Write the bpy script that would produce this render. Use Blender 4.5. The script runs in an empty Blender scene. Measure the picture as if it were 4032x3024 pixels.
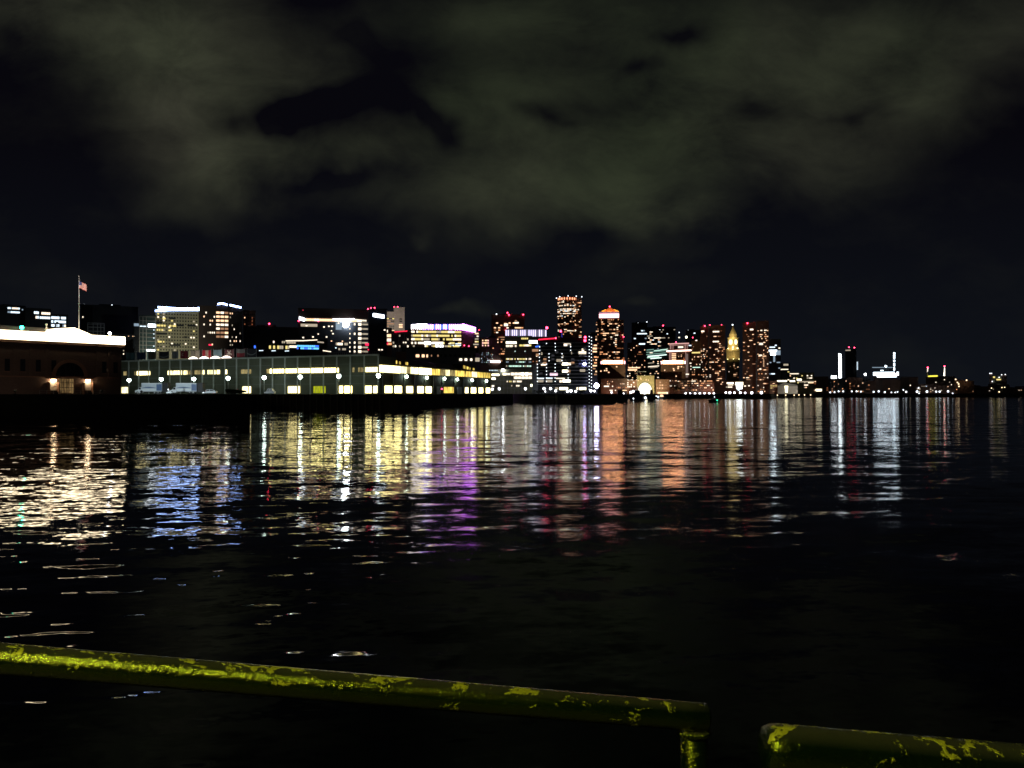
import bpy, bmesh, math, random
from mathutils import Vector, Matrix
S = bpy.context.scene
COL = S.collection
R = math.radians
# ---------------------------------------------------------------- camera
H = 5.6            # eye above the water
F = 3024.0         # focal length in photo pixels (4032 wide)
HZ = 1550.0        # photo row of the horizon
cd = bpy.data.cameras.new('camera'); cam = bpy.data.objects.new('camera', cd); COL.objects.link(cam)
cam.location = (0, 0, H); cam.rotation_euler = (R(90), 0, 0)
cd.sensor_width = 36; cd.lens = 36 * F / 4032; cd.shift_y = (HZ - 1512) / 4032
cd.clip_start = .05; cd.clip_end = 20000
S.camera = cam
S.view_settings.view_transform = 'Standard'; S.view_settings.look = 'None'
S.view_settings.exposure = 0; S.view_settings.gamma = 1
S.render.engine = 'CYCLES'
cy = S.cycles
cy.max_bounces = 3; cy.diffuse_bounces = 2; cy.glossy_bounces = 2; cy.transmission_bounces = 2
cy.sample_clamp_indirect = 0; cy.sample_clamp_direct = 0
cy.use_denoising = True; cy.use_light_tree = True
cy.filter_width = 1.6
cy.blur_glossy = 0

# ---------------------------------------------------------------- node helper
class NT:
    def __init__(s, nt): s.nt = nt; s.x = 0
    def n(s, t, **k):
        o = s.nt.nodes.new(t)
        for a, b in k.items(): setattr(o, a, b)
        s.x += 20; o.location = (s.x, 0); return o
    def link(s, a, b): s.nt.links.new(a, b)
    def put(s, inp, v):
        if isinstance(v, bpy.types.NodeSocket): s.link(v, inp)
        else: inp.default_value = v
    def m(s, op, a, b=None, c=None, clamp=False):
        o = s.n('ShaderNodeMath', operation=op); o.use_clamp = clamp
        s.put(o.inputs[0], a)
        if b is not None: s.put(o.inputs[1], b)
        if c is not None: s.put(o.inputs[2], c)
        return o.outputs[0]
    def v(s, op, a, b=None, out=0):
        o = s.n('ShaderNodeVectorMath', operation=op); s.put(o.inputs[0], a)
        if b is not None: s.put(o.inputs[1], b)
        return o.outputs[out]
    def xyz(s, a, b, c):
        o = s.n('ShaderNodeCombineXYZ')
        for i, q in enumerate((a, b, c)): s.put(o.inputs[i], q)
        return o.outputs[0]
    def noise(s, vec, scale, detail=3, rough=.5, out=0, dist=0):
        o = s.n('ShaderNodeTexNoise'); s.put(o.inputs['Vector'], vec)
        o.inputs['Scale'].default_value = scale; o.inputs['Detail'].default_value = detail
        o.inputs['Roughness'].default_value = rough; o.inputs['Distortion'].default_value = dist
        return o.outputs[out]
    def ramp(s, f, stops):
        o = s.n('ShaderNodeValToRGB'); s.put(o.inputs[0], f); e = o.color_ramp.elements
        while len(e) < len(stops): e.new(.5)
        for el, (p, c) in zip(e, stops): el.position = p; el.color = (*c, 1) if len(c) == 3 else c
        return o.outputs[0]
    def mix(s, f, a, b):
        o = s.n('ShaderNodeMix', data_type='RGBA'); s.put(o.inputs[0], f)
        s.put(o.inputs[6], (*a, 1) if isinstance(a, tuple) else a); s.put(o.inputs[7], (*b, 1) if isinstance(b, tuple) else b)
        return o.outputs[2]

# ---------------------------------------------------------------- night sky with city-lit clouds
W = bpy.data.worlds.new('World'); S.world = W; W.use_nodes = True
W.node_tree.nodes.clear(); t = NT(W.node_tree)
geo = t.n('ShaderNodeTexCoord').outputs['Generated']
sep = t.n('ShaderNodeSeparateXYZ'); t.link(geo, sep.inputs[0])
ay = t.m('ADD', t.m('ABSOLUTE', sep.outputs[1]), .02)
az = t.m('DIVIDE', sep.outputs[0], ay); el = t.m('DIVIDE', sep.outputs[2], ay)
p0 = t.xyz(az, el, t.m('MULTIPLY', sep.outputs[1], .3))
wrp = t.v('SUBTRACT', t.noise(p0, 3.2, 4, .55, 1), (.5, .5, .5))
wrp2 = t.v('SUBTRACT', t.noise(p0, 11, 3, .5, 1), (.5, .5, .5))
pw = t.v('ADD', p0, t.v('MULTIPLY', wrp, (.15, .10, 0)))
pw = t.v('ADD', pw, t.v('MULTIPLY', wrp2, (.10, .065, 0)))
BL = [(520, 130, 520, 200, .75), (760, 400, 300, 280, .95), (880, 670, 200, 130, .8), (120, 120, 330, 130, .3), (1180, 300, 240, 120, .45),
      (1980, 480, 300, 260, .45), (2450, 640, 520, 250, .6), (2950, 330, 520, 280, .62), (2150, 90, 420, 130, .5), (3450, 230, 380, 240, .36),
      (3950, 60, 250, 120, .35), (3560, 420, 300, 130, .32), (3880, 200, 260, 120, .25), (2350, 980, 330, 50, .25), (1420, 640, 330, 110, .42), (1900, 800, 520, 110, .5), (2560, 850, 220, 60, .5), (3150, 640, 260, 140, .3),
      (1130, 610, 110, 60, .3), (1500, 130, 200, 120, .12), (1630, 960, 60, 22, .2),
      (1180, 480, 200, 60, -.75), (1380, 440, 170, 60, -.3), (1330, 730, 230, 45, -.35), (2190, 480, 130, 45, -.55), (2380, 420, 110, 45, -.25),
      (2720, 160, 100, 45, -.42), (1420, 170, 120, 60, -.2), (2600, 290, 110, 40, -.4), (3010, 470, 90, 40, -.4), (3240, 490, 80, 32, -.4), (1780, 570, 110, 60, -.4),
      (1660, 520, 60, 60, -.25), (1500, 250, 160, 70, -.12), (2300, 960, 230, 60, -.35),
      (1850, 1222, 130, 26, .32), (1960, 1250, 60, 20, .2), (2490, 1195, 90, 22, .2), (1000, 1215, 90, 25, .08)]
acc = None
for u, v, ru, rv, a in BL:
    d = t.v('SUBTRACT', pw, ((u - 2016) / F, (HZ - v) / F, 0))
    d = t.v('MULTIPLY', d, (F / ru, F / rv, 0))
    g = t.m('MULTIPLY', t.m('POWER', 2.71828, t.m('MULTIPLY', t.v('DOT_PRODUCT', d, d, 1), -1.0)), a)
    acc = g if acc is None else t.m('ADD', acc, g)
fb = t.noise(t.v('MULTIPLY', p0, (1, 1.8, 1)), 4.5, 6, .55)
fb2 = t.noise(t.v('MULTIPLY', t.v('ADD', p0, t.v('MULTIPLY', wrp, (.1, .1, 0))), (1, 1.8, 1)), 8.5, 8, .66, dist=.35)
accp = t.m('MAXIMUM', t.m('SUBTRACT', acc, .06), 0)
dens = t.m('ADD', t.m('MULTIPLY', accp, t.m('ADD', .1, t.m('MULTIPLY', fb, 1.8))), t.m('MULTIPLY', t.m('SUBTRACT', fb, .47), .4))
dens = t.m('ADD', dens, t.m('MULTIPLY', t.m('SUBTRACT', fb2, .5), t.m('ADD', .12, t.m('MULTIPLY', accp, 1.9))))
dens = t.m('MULTIPLY', t.m('SMOOTH_MIN', t.m('MAXIMUM', dens, 0), 1.5, .3), .667)
tint = t.noise(p0, 2.1, 2)
cc = t.mix(t.m('MULTIPLY', t.m('SUBTRACT', tint, .35), 3, clamp=True), (.042, .041, .029), (.038, .048, .025))
fade = t.m('MULTIPLY', t.m('SUBTRACT', el, .02), 3.2, clamp=True)
base = t.mix(fade, (.0046, .0058, .0088), (.0022, .0020, .0036))
sky = t.mix(dens, base, cc)
bg = t.n('ShaderNodeBackground'); t.link(sky, bg.inputs[0]); bg.inputs[1].default_value = 1
wo = t.n('ShaderNodeOutputWorld'); t.link(bg.outputs[0], wo.inputs[0])
W.cycles.sampling_method = 'NONE'

# ---------------------------------------------------------------- materials
MT = {}
def newmat(name):
    m = bpy.data.materials.new(name); m.use_nodes = True; m.node_tree.nodes.clear(); return m, NT(m.node_tree)
def wall(name, c, rough=.8, scale=.5, var=.35, c2=None, metal=0, bump=0):
    """matt surface with large and small colour variation and a little relief"""
    m, t = newmat(name)
    tc = t.n('ShaderNodeTexCoord').outputs['Object']
    n1 = t.noise(tc, scale, 5, .6); n2 = t.noise(tc, scale * 9, 3)
    f = t.m('ADD', t.m('MULTIPLY', n1, .7), t.m('MULTIPLY', n2, .3))
    lo = tuple(x * (1 - var) for x in c); hi = tuple(min(1, x * (1 + var)) for x in (c2 or c))
    col = t.ramp(f, [(.3, lo), (.7, hi)])
    b = t.n('ShaderNodeBsdfPrincipled'); t.link(col, b.inputs['Base Color'])
    b.inputs['Roughness'].default_value = rough; b.inputs['Metallic'].default_value = metal
    if bump:
        bm = t.n('ShaderNodeBump'); bm.inputs['Strength'].default_value = bump; t.link(n2, bm.inputs['Height']); t.link(bm.outputs[0], b.inputs['Normal'])
    o = t.n('ShaderNodeOutputMaterial'); t.link(b.outputs[0], o.inputs[0]); MT[name] = m; return m
def brick(name, c, c2, mortar, scale=1.2):
    m, t = newmat(name)
    tc = t.n('ShaderNodeTexCoord').outputs['Object']
    sp = t.n('ShaderNodeSeparateXYZ'); t.link(tc, sp.inputs[0])
    vec = t.xyz(t.m('ADD', sp.outputs[0], sp.outputs[1]), sp.outputs[2], 0)
    br = t.n('ShaderNodeTexBrick'); t.link(vec, br.inputs['Vector'])
    br.inputs['Color1'].default_value = (*c, 1); br.inputs['Color2'].default_value = (*c2, 1); br.inputs['Mortar'].default_value = (*mortar, 1)
    br.inputs['Scale'].default_value = scale; br.inputs['Mortar Size'].default_value = .02
    b = t.n('ShaderNodeBsdfPrincipled'); t.link(br.outputs[0], b.inputs['Base Color']); b.inputs['Roughness'].default_value = .85
    o = t.n('ShaderNodeOutputMaterial'); t.link(b.outputs[0], o.inputs[0]); MT[name] = m; return m
def emit(name, c, s, sample=False, vary=0, stripes=0):
    """something lit; vary gives the uneven light of a room with blinds and furniture"""
    m, t = newmat(name)
    e = t.n('ShaderNodeEmission'); e.inputs[0].default_value = (*c, 1); e.inputs[1].default_value = s
    if vary:
        tc = t.n('ShaderNodeTexCoord').outputs['Object']; oi = t.n('ShaderNodeObjectInfo')
        q = t.v('ADD', t.v('MULTIPLY', tc, (1, 1, .25)), t.xyz(t.m('MULTIPLY', oi.outputs['Random'], 40), 0, 0))
        f = t.noise(q, stripes or 1.2, 2, .6)
        f = t.m('ADD', t.m('MULTIPLY', t.m('SUBTRACT', f, .5), vary * 3), 1 - vary * .2)
        rnd = t.m('ADD', t.m('MULTIPLY', oi.outputs['Random'], .8), .5)
        t.link(t.m('MULTIPLY', t.m('MULTIPLY', t.m('MAXIMUM', f, .12), rnd), s), e.inputs[1])
    o = t.n('ShaderNodeOutputMaterial'); t.link(e.outputs[0], o.inputs[0])
    m.cycles.emission_sampling = 'AUTO' if sample else 'NONE'
    MT[name] = m; return m
wall('concrete', (.28, .27, .25)); wall('pale_concrete', (.42, .38, .34), scale=.08)
wall('dark_glass', (.02, .024, .03), .25, .1); wall('brown_stone', (.30, .17, .12), scale=.1)
wall('dark_brown', (.24, .135, .10), scale=.1); wall('grey_panel', (.2, .21, .22), scale=.1); wall('teal_glass', (.04, .07, .075), .3, .1)
wall('olive_panel', (.27, .26, .18), scale=.12, var=.25); wall('navy_glass', (.015, .022, .05), .3, .1)
wall('metal', (.42, .43, .43), .5, metal=.3); wall('black_paint', (.015, .015, .017), .6)
wall('terminal_wall', (.098, .105, .068), .75, .25, .25); wall('pilaster_paint', (.42, .44, .40), .6)
wall('roof_brown', (.11, .075, .05), scale=.2); wall('quay_concrete', (.035, .033, .03), .9, .4, bump=.4)
wall('asphalt', (.05, .05, .05), .9, .4); wall('timber', (.05, .042, .033), .9, 2, .4); wall('fender_timber', (.16, .15, .11), .9, 1, .5)
wall('white_stone', (.7, .66, .6), .7, .3, .15); wall('warm_stone', (.5, .42, .26), .8, .3, .2)
wall('white_paint', (.72, .76, .78), .4, .8, .1); wall('truck_panel', (.55, .62, .68), .35, .6, .12); wall('blue_paint', (.1, .16, .3), .4)
wall('rubber', (.015, .015, .015), .9); wall('foliage', (.02, .03, .012), .9, 3, .5); wall('bark', (.05, .035, .025), .9)
wall('dark_maroon', (.03, .019, .016), .5, .1); wall('red_roof', (.22, .04, .03), .8, .3); wall('land', (.03, .03, .028), .95, .05)
brick('brown_brick', (.21, .13, .10), (.15, .09, .075), (.22, .2, .18), 1.6)
# lit things
emit('w_warm', (1, .60, .34), 1.9); emit('w_warm_dim', (1, .52, .28), .45); emit('w_orange', (1, .43, .19), 1.3); emit('w_orange_dim', (1, .36, .15), .3)
emit('w_white', (1, .84, .64), 1.9); emit('w_white_dim', (1, .84, .62), .5); emit('w_cool', (.72, .88, 1), 1.9); emit('w_cool_dim', (.6, .8, 1), .45)
emit('w_green', (.62, .95, .78), 1.5); emit('w_blue', (.05, .16, 1), 1.8); emit('w_cyan', (.15, .6, 1), 1.6); emit('w_pink', (1, .55, .5), 1.6)
emit('w_yellow', (1, .80, .26), 1.1)
emit('hall_light', (1, .85, .42), 4, vary=.9, stripes=.8); emit('hall_light_low', (1, .78, .32), .45, vary=1.2, stripes=1.1)
emit('hall_bright', (1, .84, .34), 8, vary=.3); emit('hall_lime', (.78, .85, .02), .9, vary=.5, stripes=2)
emit('hall_amber', (1, .70, .14), 1.4, vary=1.3, stripes=.55)
emit('lamp_green', (.80, 1, .90), 26, True); emit('lamp_white', (.95, .97, 1), 30, True); emit('lamp_warm', (1, .72, .42), 30, True)
emit('lamp_cool_small', (.85, .92, 1), 3.2); emit('lamp_warm_small', (1, .72, .42), 3); emit('aviation_red', (1, .04, .10), 14); emit('red_glow', (1, .02, .06), 2.2)
emit('green_lamp', (.02, 1, .55), 30); emit('green_lamp_small', (.05, 1, .45), 3)
emit('roof_glow', (1, .80, .52), 6.5, True); emit('roof_blue', (.34, .50, 1), 18); emit('sign_white', (.85, .93, 1), 9)
emit('ball_white', (.9, .94, 1), 90, True); emit('ball_blue', (.45, .45, 1), 40)
emit('crown_purple', (.55, .10, 1), 12); emit('crown_violet', (.32, .2, 1), 9); emit('crown_blue', (.12, .25, 1), 2.2); emit('crown_pink', (.78, .26, 1), 10); emit('crown_white', (1, .9, .95), 9)
emit('bar_orange', (1, .42, .18), 16); emit('cap_orange', (1, .36, .03), 3.2); emit('cap_pink', (1, .50, .55), 5.0)
emit('fin_violet', (.74, .66, 1), 1.6); emit('fin_dim', (.5, .46, .7), .35)
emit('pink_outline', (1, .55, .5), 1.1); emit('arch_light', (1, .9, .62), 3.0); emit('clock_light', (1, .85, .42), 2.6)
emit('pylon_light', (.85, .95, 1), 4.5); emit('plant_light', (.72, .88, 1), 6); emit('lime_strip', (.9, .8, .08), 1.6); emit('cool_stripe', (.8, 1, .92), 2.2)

# ---------------------------------------------------------------- mesh helpers
class MB:
    def __init__(s): s.v = []; s.f = []; s.mi = []; s.mats = []
    def _m(s, mat):
        if mat not in s.mats: s.mats.append(mat)
        return s.mats.index(mat)
    def add(s, vs, fs, mat='concrete', M=None):
        b = len(s.v); k = s._m(mat)
        s.v += [tuple(M @ Vector(p)) if M else tuple(p) for p in vs]
        s.f += [tuple(b + i for i in f) for f in fs]; s.mi += [k] * len(fs); return s
    def box(s, x0, x1, y0, y1, z0, z1, mat='concrete', M=None):
        return s.add([(x0, y0, z0), (x1, y0, z0), (x1, y1, z0), (x0, y1, z0), (x0, y0, z1), (x1, y0, z1), (x1, y1, z1), (x0, y1, z1)],
                     [(3, 2, 1, 0), (4, 5, 6, 7), (0, 1, 5, 4), (1, 2, 6, 5), (2, 3, 7, 6), (3, 0, 4, 7)], mat, M)
    def prism(s, poly, z0, z1, mat='concrete', top=None, M=None):
        n = len(poly); tp = top or poly
        vs = [(x, y, z0) for x, y in poly] + [(x, y, z1) for x, y in tp]
        fs = [tuple(range(n - 1, -1, -1)), tuple(range(n, 2 * n))] + [(i, (i + 1) % n, n + (i + 1) % n, n + i) for i in range(n)]
        return s.add(vs, fs, mat, M)
    def cyl(s, p, q, r0, r1=None, n=12, mat='metal'):
        p, q = Vector(p), Vector(q); r1 = r0 if r1 is None else r1
        d = (q - p).normalized(); a = d.orthogonal().normalized(); b = d.cross(a)
        vs = []
        for c, r in ((p, r0), (q, r1)):
            for i in range(n):
                th = 2 * math.pi * i / n; vs.append(c + a * (r * math.cos(th)) + b * (r * math.sin(th)))
        fs = [tuple(range(n - 1, -1, -1)), tuple(range(n, 2 * n))] + [(i, (i + 1) % n, n + (i + 1) % n, n + i) for i in range(n)]
        return s.add(vs, fs, mat)
    def ball(s, c, r, mat, n=10, m=6, sz=1):
        vs = [(c[0], c[1], c[2] - r * sz)]
        for j in range(1, m):
            ph = math.pi * j / m - math.pi / 2
            vs += [(c[0] + r * math.cos(ph) * math.cos(2 * math.pi * i / n), c[1] + r * math.cos(ph) * math.sin(2 * math.pi * i / n), c[2] + r * sz * math.sin(ph)) for i in range(n)]
        vs.append((c[0], c[1], c[2] + r * sz)); L = len(vs) - 1
        fs = [(0, 1 + (i + 1) % n, 1 + i) for i in range(n)]
        for j in range(m - 2):
            a = 1 + j * n
            fs += [(a + i, a + (i + 1) % n, a + n + (i + 1) % n, a + n + i) for i in range(n)]
        a = 1 + (m - 2) * n
        fs += [(a + i, a + (i + 1) % n, L) for i in range(n)]
        return s.add(vs, fs, mat)
    def mesh(s, name):
        me = bpy.data.meshes.new(name); me.from_pydata(s.v, [], s.f)
        for m in s.mats: me.materials.append(MT[m])
        me.polygons.foreach_set('material_index', s.mi); me.update(); return me
    def build(s, name, parent=None, loc=(0, 0, 0), rz=0, label=None, smooth=False):
        me = s.mesh(name)
        if smooth:
            for p in me.polygons: p.use_smooth = True
        return place(name, me, parent, loc, rz, label)
def place(name, data, parent=None, loc=(0, 0, 0), rz=0, label=None):
    o = bpy.data.objects.new(name, data); COL.objects.link(o); o.location = loc; o.rotation_euler = (0, 0, rz)
    if parent: o.parent = parent
    if label: o['label'] = label
    return o
def tag(o, label, cat, group=None, kind=None):
    if label: o['label'] = label
    if cat: o['category'] = cat
    if group: o['group'] = group
    if kind: o['kind'] = kind
    return o
def thing(name, label, cat, loc, rz=0, group=None):
    return tag(place(name, None, None, loc, rz), label, cat, group)
def tree_copy(root, loc, label, rz=None):
    r = root.copy(); COL.objects.link(r); r.location = loc; r['label'] = label
    if rz is not None: r.rotation_euler = (0, 0, rz)
    for ch in root.children:
        c = ch.copy(); COL.objects.link(c); c.parent = r
        for g in ch.children:
            d = g.copy(); COL.objects.link(d); d.parent = c
    return r
def P(u, v, D): return Vector(((u - 2016) / F * D, D, H + (HZ - v) / F * D))
def X(u, D): return (u - 2016) / F * D
def Zv(v, D): return H + (HZ - v) / F * D
_bx = {}
def bxmesh(w, d, h, mat, key='window'):
    k = (round(w, 2), round(d, 2), round(h, 2), mat, key)
    if k not in _bx: _bx[k] = MB().box(-w / 2, w / 2, -d / 2, d / 2, -h / 2, h / 2, mat).mesh(key)
    return _bx[k]
def bxp(name, parent, x, y, z, w, d, h, mat, rz=0, label=None):
    return place(name, bxmesh(w, d, h, mat, name), parent, (x, y, z), rz, label)
_red = MB().ball((0, 0, 0), 1, 'aviation_red', 8, 5).mesh('aviation_light')
_wht = MB().ball((0, 0, 0), 1, 'lamp_cool_small', 8, 5).mesh('roof_lamp')
RNG = random.Random(7)

# ---------------------------------------------------------------- building kit
GZ = 5.4       # level of the made ground on both shores
WARM = [('w_warm', 5), ('w_warm_dim', 5), ('w_white', 1.5), ('w_orange', 3), ('w_orange_dim', 3)]
RED = [('w_orange', 4), ('w_warm', 4), ('w_orange_dim', 5), ('w_warm_dim', 3)]
WHITE = [('w_white', 5), ('w_white_dim', 3), ('w_warm', 3), ('w_cool', 1)]
COOL = [('w_cool', 5), ('w_cool_dim', 3), ('w_white', 2)]
OFFICE = [('w_white', 4), ('w_yellow', 3), ('w_warm', 3), ('w_white_dim', 3)]
GREEN = [('w_green', 4), ('w_white', 3), ('w_white_dim', 2), ('w_cool_dim', 2)]
def pick(pal, r):
    s = sum(w for _, w in pal); q = r.random() * s
    for m, w in pal:
        q -= w
        if q <= 0: return m
    return pal[0][0]
class Bld:
    """one building: an Empty at its base, facing the harbour (local -Y); local metres"""
    def __init__(s, name, label, u0, u1, D, cat='building', yaw=None, group=None, gz=GZ):
        uc = (u0 + u1) / 2; a = math.atan2(uc - 2016, F)
        s.D = D; s.uc = uc; s.gz = gz
        s.yaw = -a if yaw is None else yaw
        s.k = D * math.cos(a) / F if yaw is None else D / F
        s.w = (u1 - u0) * s.k
        s.root = thing(name, label, cat, (X(uc, D), D, gz), s.yaw, group)
        s.wins = []; s.dark = []; s.r = random.Random(int(u0 * 7 + u1 * 3 + D))
    def x(s, u): return (u - s.uc) * s.k
    def z(s, v): return Zv(v, s.D) - s.gz
    def body(s, vtop, depth=25, mat='dark_brown', u0=None, u1=None, vbot=None, name='wall', y=0, plant=True, ribs=0):
        x0 = -s.w / 2 if u0 is None else s.x(u0); x1 = s.w / 2 if u1 is None else s.x(u1)
        zt = s.z(vtop); zb = 0 if vbot is None else s.z(vbot)
        m = MB().box(x0, x1, y, y + depth, zb, zt, mat)
        if ribs:
            st = (x1 - x0) / ribs
            for i in range(ribs + 1): m.box(x0 + i * st - .25, x0 + i * st + .25, y - .3, y - .005, zb, zt - .1, mat)
        m.build(name, s.root)
        p = MB().box(x0 - .2, x1 + .2, y - .2, y + .4, zt + .003, zt + 1, mat).box(x0 - .2, x1 + .2, y + depth - .4, y + depth + .2, zt + .003, zt + 1, mat)
        p.box(x0 - .2, x0 + .4, y + .41, y + depth - .41, zt + .003, zt + .99, mat).box(x1 - .4, x1 + .2, y + .41, y + depth - .41, zt + .003, zt + .99, mat)
        p.build('parapet', s.root)
        if plant:
            a = x0 + (x1 - x0) * s.r.uniform(.15, .35); b = a + (x1 - x0) * s.r.uniform(.25, .4)
            MB().box(a, b, y + depth * .3, y + depth * .7, zt + .004, zt + min(3.2, (x1 - x0) * .12), mat).build('roof_plant', s.root)
        return x0, x1, zt
    def facade(s, u0, u1, v0, v1, nf, nc, p, pal, fw=.7, fh=.45, y=0, run=.0, rows=None, cols=None, dark=None, curve=None):
        if s.D > 900 and rows is None: p *= .56; fh *= .85
        x0, x1, z1, z0 = s.x(u0), s.x(u1), s.z(v0), s.z(v1)
        cw = (x1 - x0) / nc; ch = (z1 - z0) / nf; r = s.r
        colw = cols or [r.choice((.4, 1, 1, 1.5)) for _ in range(nc)]
        for j in range(nf):
            rw = (rows or {}).get(j, r.choice((.5, .8, 1, 1.2, 1.5)))
            prev = False; pm = None
            for i in range(nc):
                q = p * rw * colw[i % len(colw)]
                if prev: q = q + run * (1 - q)
                on = r.random() < q
                X_, Z_ = x0 + (i + .5) * cw, z1 - (j + .5) * ch
                if on:
                    if not (prev and r.random() < .6): pm = pick(pal, r)
                    ww = cw * (fw if run < .3 or fw > .9 else min(.98, fw + .15))
                    s.wins.append((X_, y, Z_, ww, ch * fh, pm, curve))
                elif dark: s.wins.append((X_, y, Z_, cw * fw, ch * fh, dark, curve)) if False else s.dark.append((X_, y, Z_, cw * fw, ch * fh, dark, curve))
                prev = on
    def win(s, u0, u1, v0, v1, mat='w_white', y=0):
        s.wins.insert(0, ((s.x(u0) + s.x(u1)) / 2, y, (s.z(v0) + s.z(v1)) / 2, abs(s.x(u1) - s.x(u0)), abs(s.z(v0) - s.z(v1)), mat, None))
    def strip(s, u0, v0, u1, v1, th, mat, name='light_strip', y=-.25, d=.4):
        """a straight lit strip th photo pixels thick from (u0,v0) to (u1,v1)"""
        a, b = s.x(u0), s.x(u1); za, zb = s.z(v0), s.z(v1); h = th * s.k / 2
        MB().add([(a, y - d / 2, za - h), (b, y - d / 2, zb - h), (b, y + d / 2, zb - h), (a, y + d / 2, za - h), (a, y - d / 2, za + h), (b, y - d / 2, zb + h), (b, y + d / 2, zb + h), (a, y + d / 2, za + h)],
                 [(3, 2, 1, 0), (4, 5, 6, 7), (0, 1, 5, 4), (1, 2, 6, 5), (2, 3, 7, 6), (3, 0, 4, 7)], mat).build(name, s.root)
    def red(s, u, v, r=2.4, white=False, y=.6, ztop=None):
        zt = s.z(v); o = place('roof_lamp' if white else 'aviation_light', _wht if white else _red, s.root, (s.x(u), y, zt))
        o.scale = (r * s.k,) * 3
        zb = s.ztop if hasattr(s, 'ztop') else zt - 2
        if zt - zb > .5: MB().cyl((s.x(u), y, zb), (s.x(u), y, zt - r * s.k * .9), .12, .08, 6, 'black_paint').build('mast', s.root)
    def done(s):
        def pos(w):
            X_, y, Z_, ww, hh, m, c = w
            if c:
                th = X_ / c; return (c * math.sin(th), y + c - c * math.cos(th), Z_), th
            return (X_, y, Z_), 0
        ws = sorted(s.wins, key=lambda w: -w[3] * w[4])
        for w in ws[:100]:
            p, th = pos(w)
            place('window', bxmesh(max(.1, round(w[3], 1)), .16, max(.1, round(w[4], 1)), w[5]), s.root, p, th)
        for nm, lst in (('window', ws[100:]), ('unlit_window', s.dark)):
            if not lst: continue
            m = MB()
            for w in lst:
                p, th = pos(w); M = Matrix.Translation(p) @ Matrix.Rotation(th, 4, 'Z')
                m.box(-w[3] / 2, w[3] / 2, -.08, .08, -w[4] / 2, w[4] / 2, w[5], M)
            o = m.build(nm, s.root); o['kind'] = 'stuff'

# ================================================================ SETTING
def water():
    m, t = newmat('harbour_water')
    g = t.n('ShaderNodeNewGeometry').outputs['Position']
    mp = t.n('ShaderNodeMapping'); t.link(g, mp.inputs[0]); mp.inputs['Rotation'].default_value = (0, 0, R(-7))
    p = mp.outputs[0]
    def sl(scale, sx, amp, detail=2, off=0):
        q = t.v('ADD', t.v('MULTIPLY', p, (scale * sx, scale, 1)), (off, off * 1.7, 0))
        c = t.noise(q, 1.0, detail, .5, 1)
        return t.v('MULTIPLY', t.v('SUBTRACT', c, (.5, .5, .5)), (amp * .4, amp, 0))
    s = t.v('ADD', sl(.09, .35, WV[0], 2), sl(.34, .36, WV[1], 2, 13))
    s = t.v('ADD', s, sl(1.05, .42, WV[2], 3, 31))
    s = t.v('ADD', s, sl(4.0, .6, WV[3], 2, 57))
    s2 = t.n('ShaderNodeVectorMath', operation='SCALE'); t.link(s, s2.inputs[0])   # steeper crests than troughs
    t.link(t.m('ADD', .9, t.m('MULTIPLY', t.v('DOT_PRODUCT', s, s, 1), 150)), s2.inputs[3]); s = s2.outputs[0]
    # the breeze ruffles the water left of a slanting line more than the lee to its right
    sp = t.n('ShaderNodeSeparateXYZ'); t.link(g, sp.inputs[0])
    wob = t.m('MULTIPLY', t.noise(t.v('MULTIPLY', p, (.06, .06, 1)), 1.0, 2), 8)
    gust = t.m('MULTIPLY', t.m('SUBTRACT', t.m('ADD', wob, t.m('MULTIPLY', sp.outputs[0], -1)), t.m('MULTIPLY', sp.outputs[1], .10)), .12, clamp=True)
    gust = t.m('ADD', .15, t.m('MULTIPLY', t.m('SUBTRACT', gust, .45, clamp=True), 1.9))
    # a few steep wavelets
    w = t.m('MAXIMUM', t.m('SUBTRACT', t.noise(t.v('ADD', t.v('MULTIPLY', p, (.42, 1.5, 1)), (5, 91, 0)), 1.0, 3, .5), .615), 0)
    s = t.v('ADD', s, t.xyz(0, t.m('MULTIPLY', t.m('MULTIPLY', w, 1.9), gust), 0))
    # breeze patches: rougher and calmer water
    pt = t.noise(t.v('MULTIPLY', p, (.02, .05, 1)), 1.0, 2)
    k = t.m('ADD', .55, t.m('MULTIPLY', pt, .9))
    kk = t.n('ShaderNodeVectorMath', operation='SCALE'); t.link(s, kk.inputs[0]); t.link(k, kk.inputs[3])
    nv = t.v('NORMALIZE', t.v('ADD', kk.outputs[0], (0, WV[4], 1)))
    b = t.n('ShaderNodeBsdfPrincipled'); b.inputs['Base Color'].default_value = (.002, .003, .004, 1)
    t.link(t.m('SUBTRACT', .105, t.m('MULTIPLY', gust, .06)), b.inputs['Roughness']); b.inputs['IOR'].default_value = 1.22
    t.link(nv, b.inputs['Normal'])
    o = t.n('ShaderNodeOutputMaterial'); t.link(b.outputs[0], o.inputs[0]); MT['water'] = m
WV = (.045, .125, .155, .085, .004, .05)
water()
tag(MB().add([(-6000, -300, 0), (6000, -300, 0), (6000, 9000, 0), (-6000, 9000, 0)], [(0, 1, 2, 3)], 'water').build('water'), 'dark calm harbour water with small ripples', None, kind='structure')
sh = [(-3000, 430), (-170, 480), (X(2000, 545), 545), (X(2070, 442), 442), (X(2412, 440), 440), (X(2430, 560), 560), (X(2440, 880), 880), (X(3035, 880), 880), (X(3060, 1150), 1150), (X(4100, 1250), 1250), (4500, 1500), (4500, 7000), (-3000, 7000)]
tag(MB().prism(sh, -4, GZ, 'land').build('shore_ground'), 'dark city shore with low sea wall', None, kind='structure')
q1 = [(-420, 176), (X(985, 178), 178), (X(985, 325), 325), (-420, 330)]
tag(MB().prism(q1, -4, GZ + .08, 'quay_concrete').build('quay'), 'black edged fish pier quay', None, kind='structure')
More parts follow.
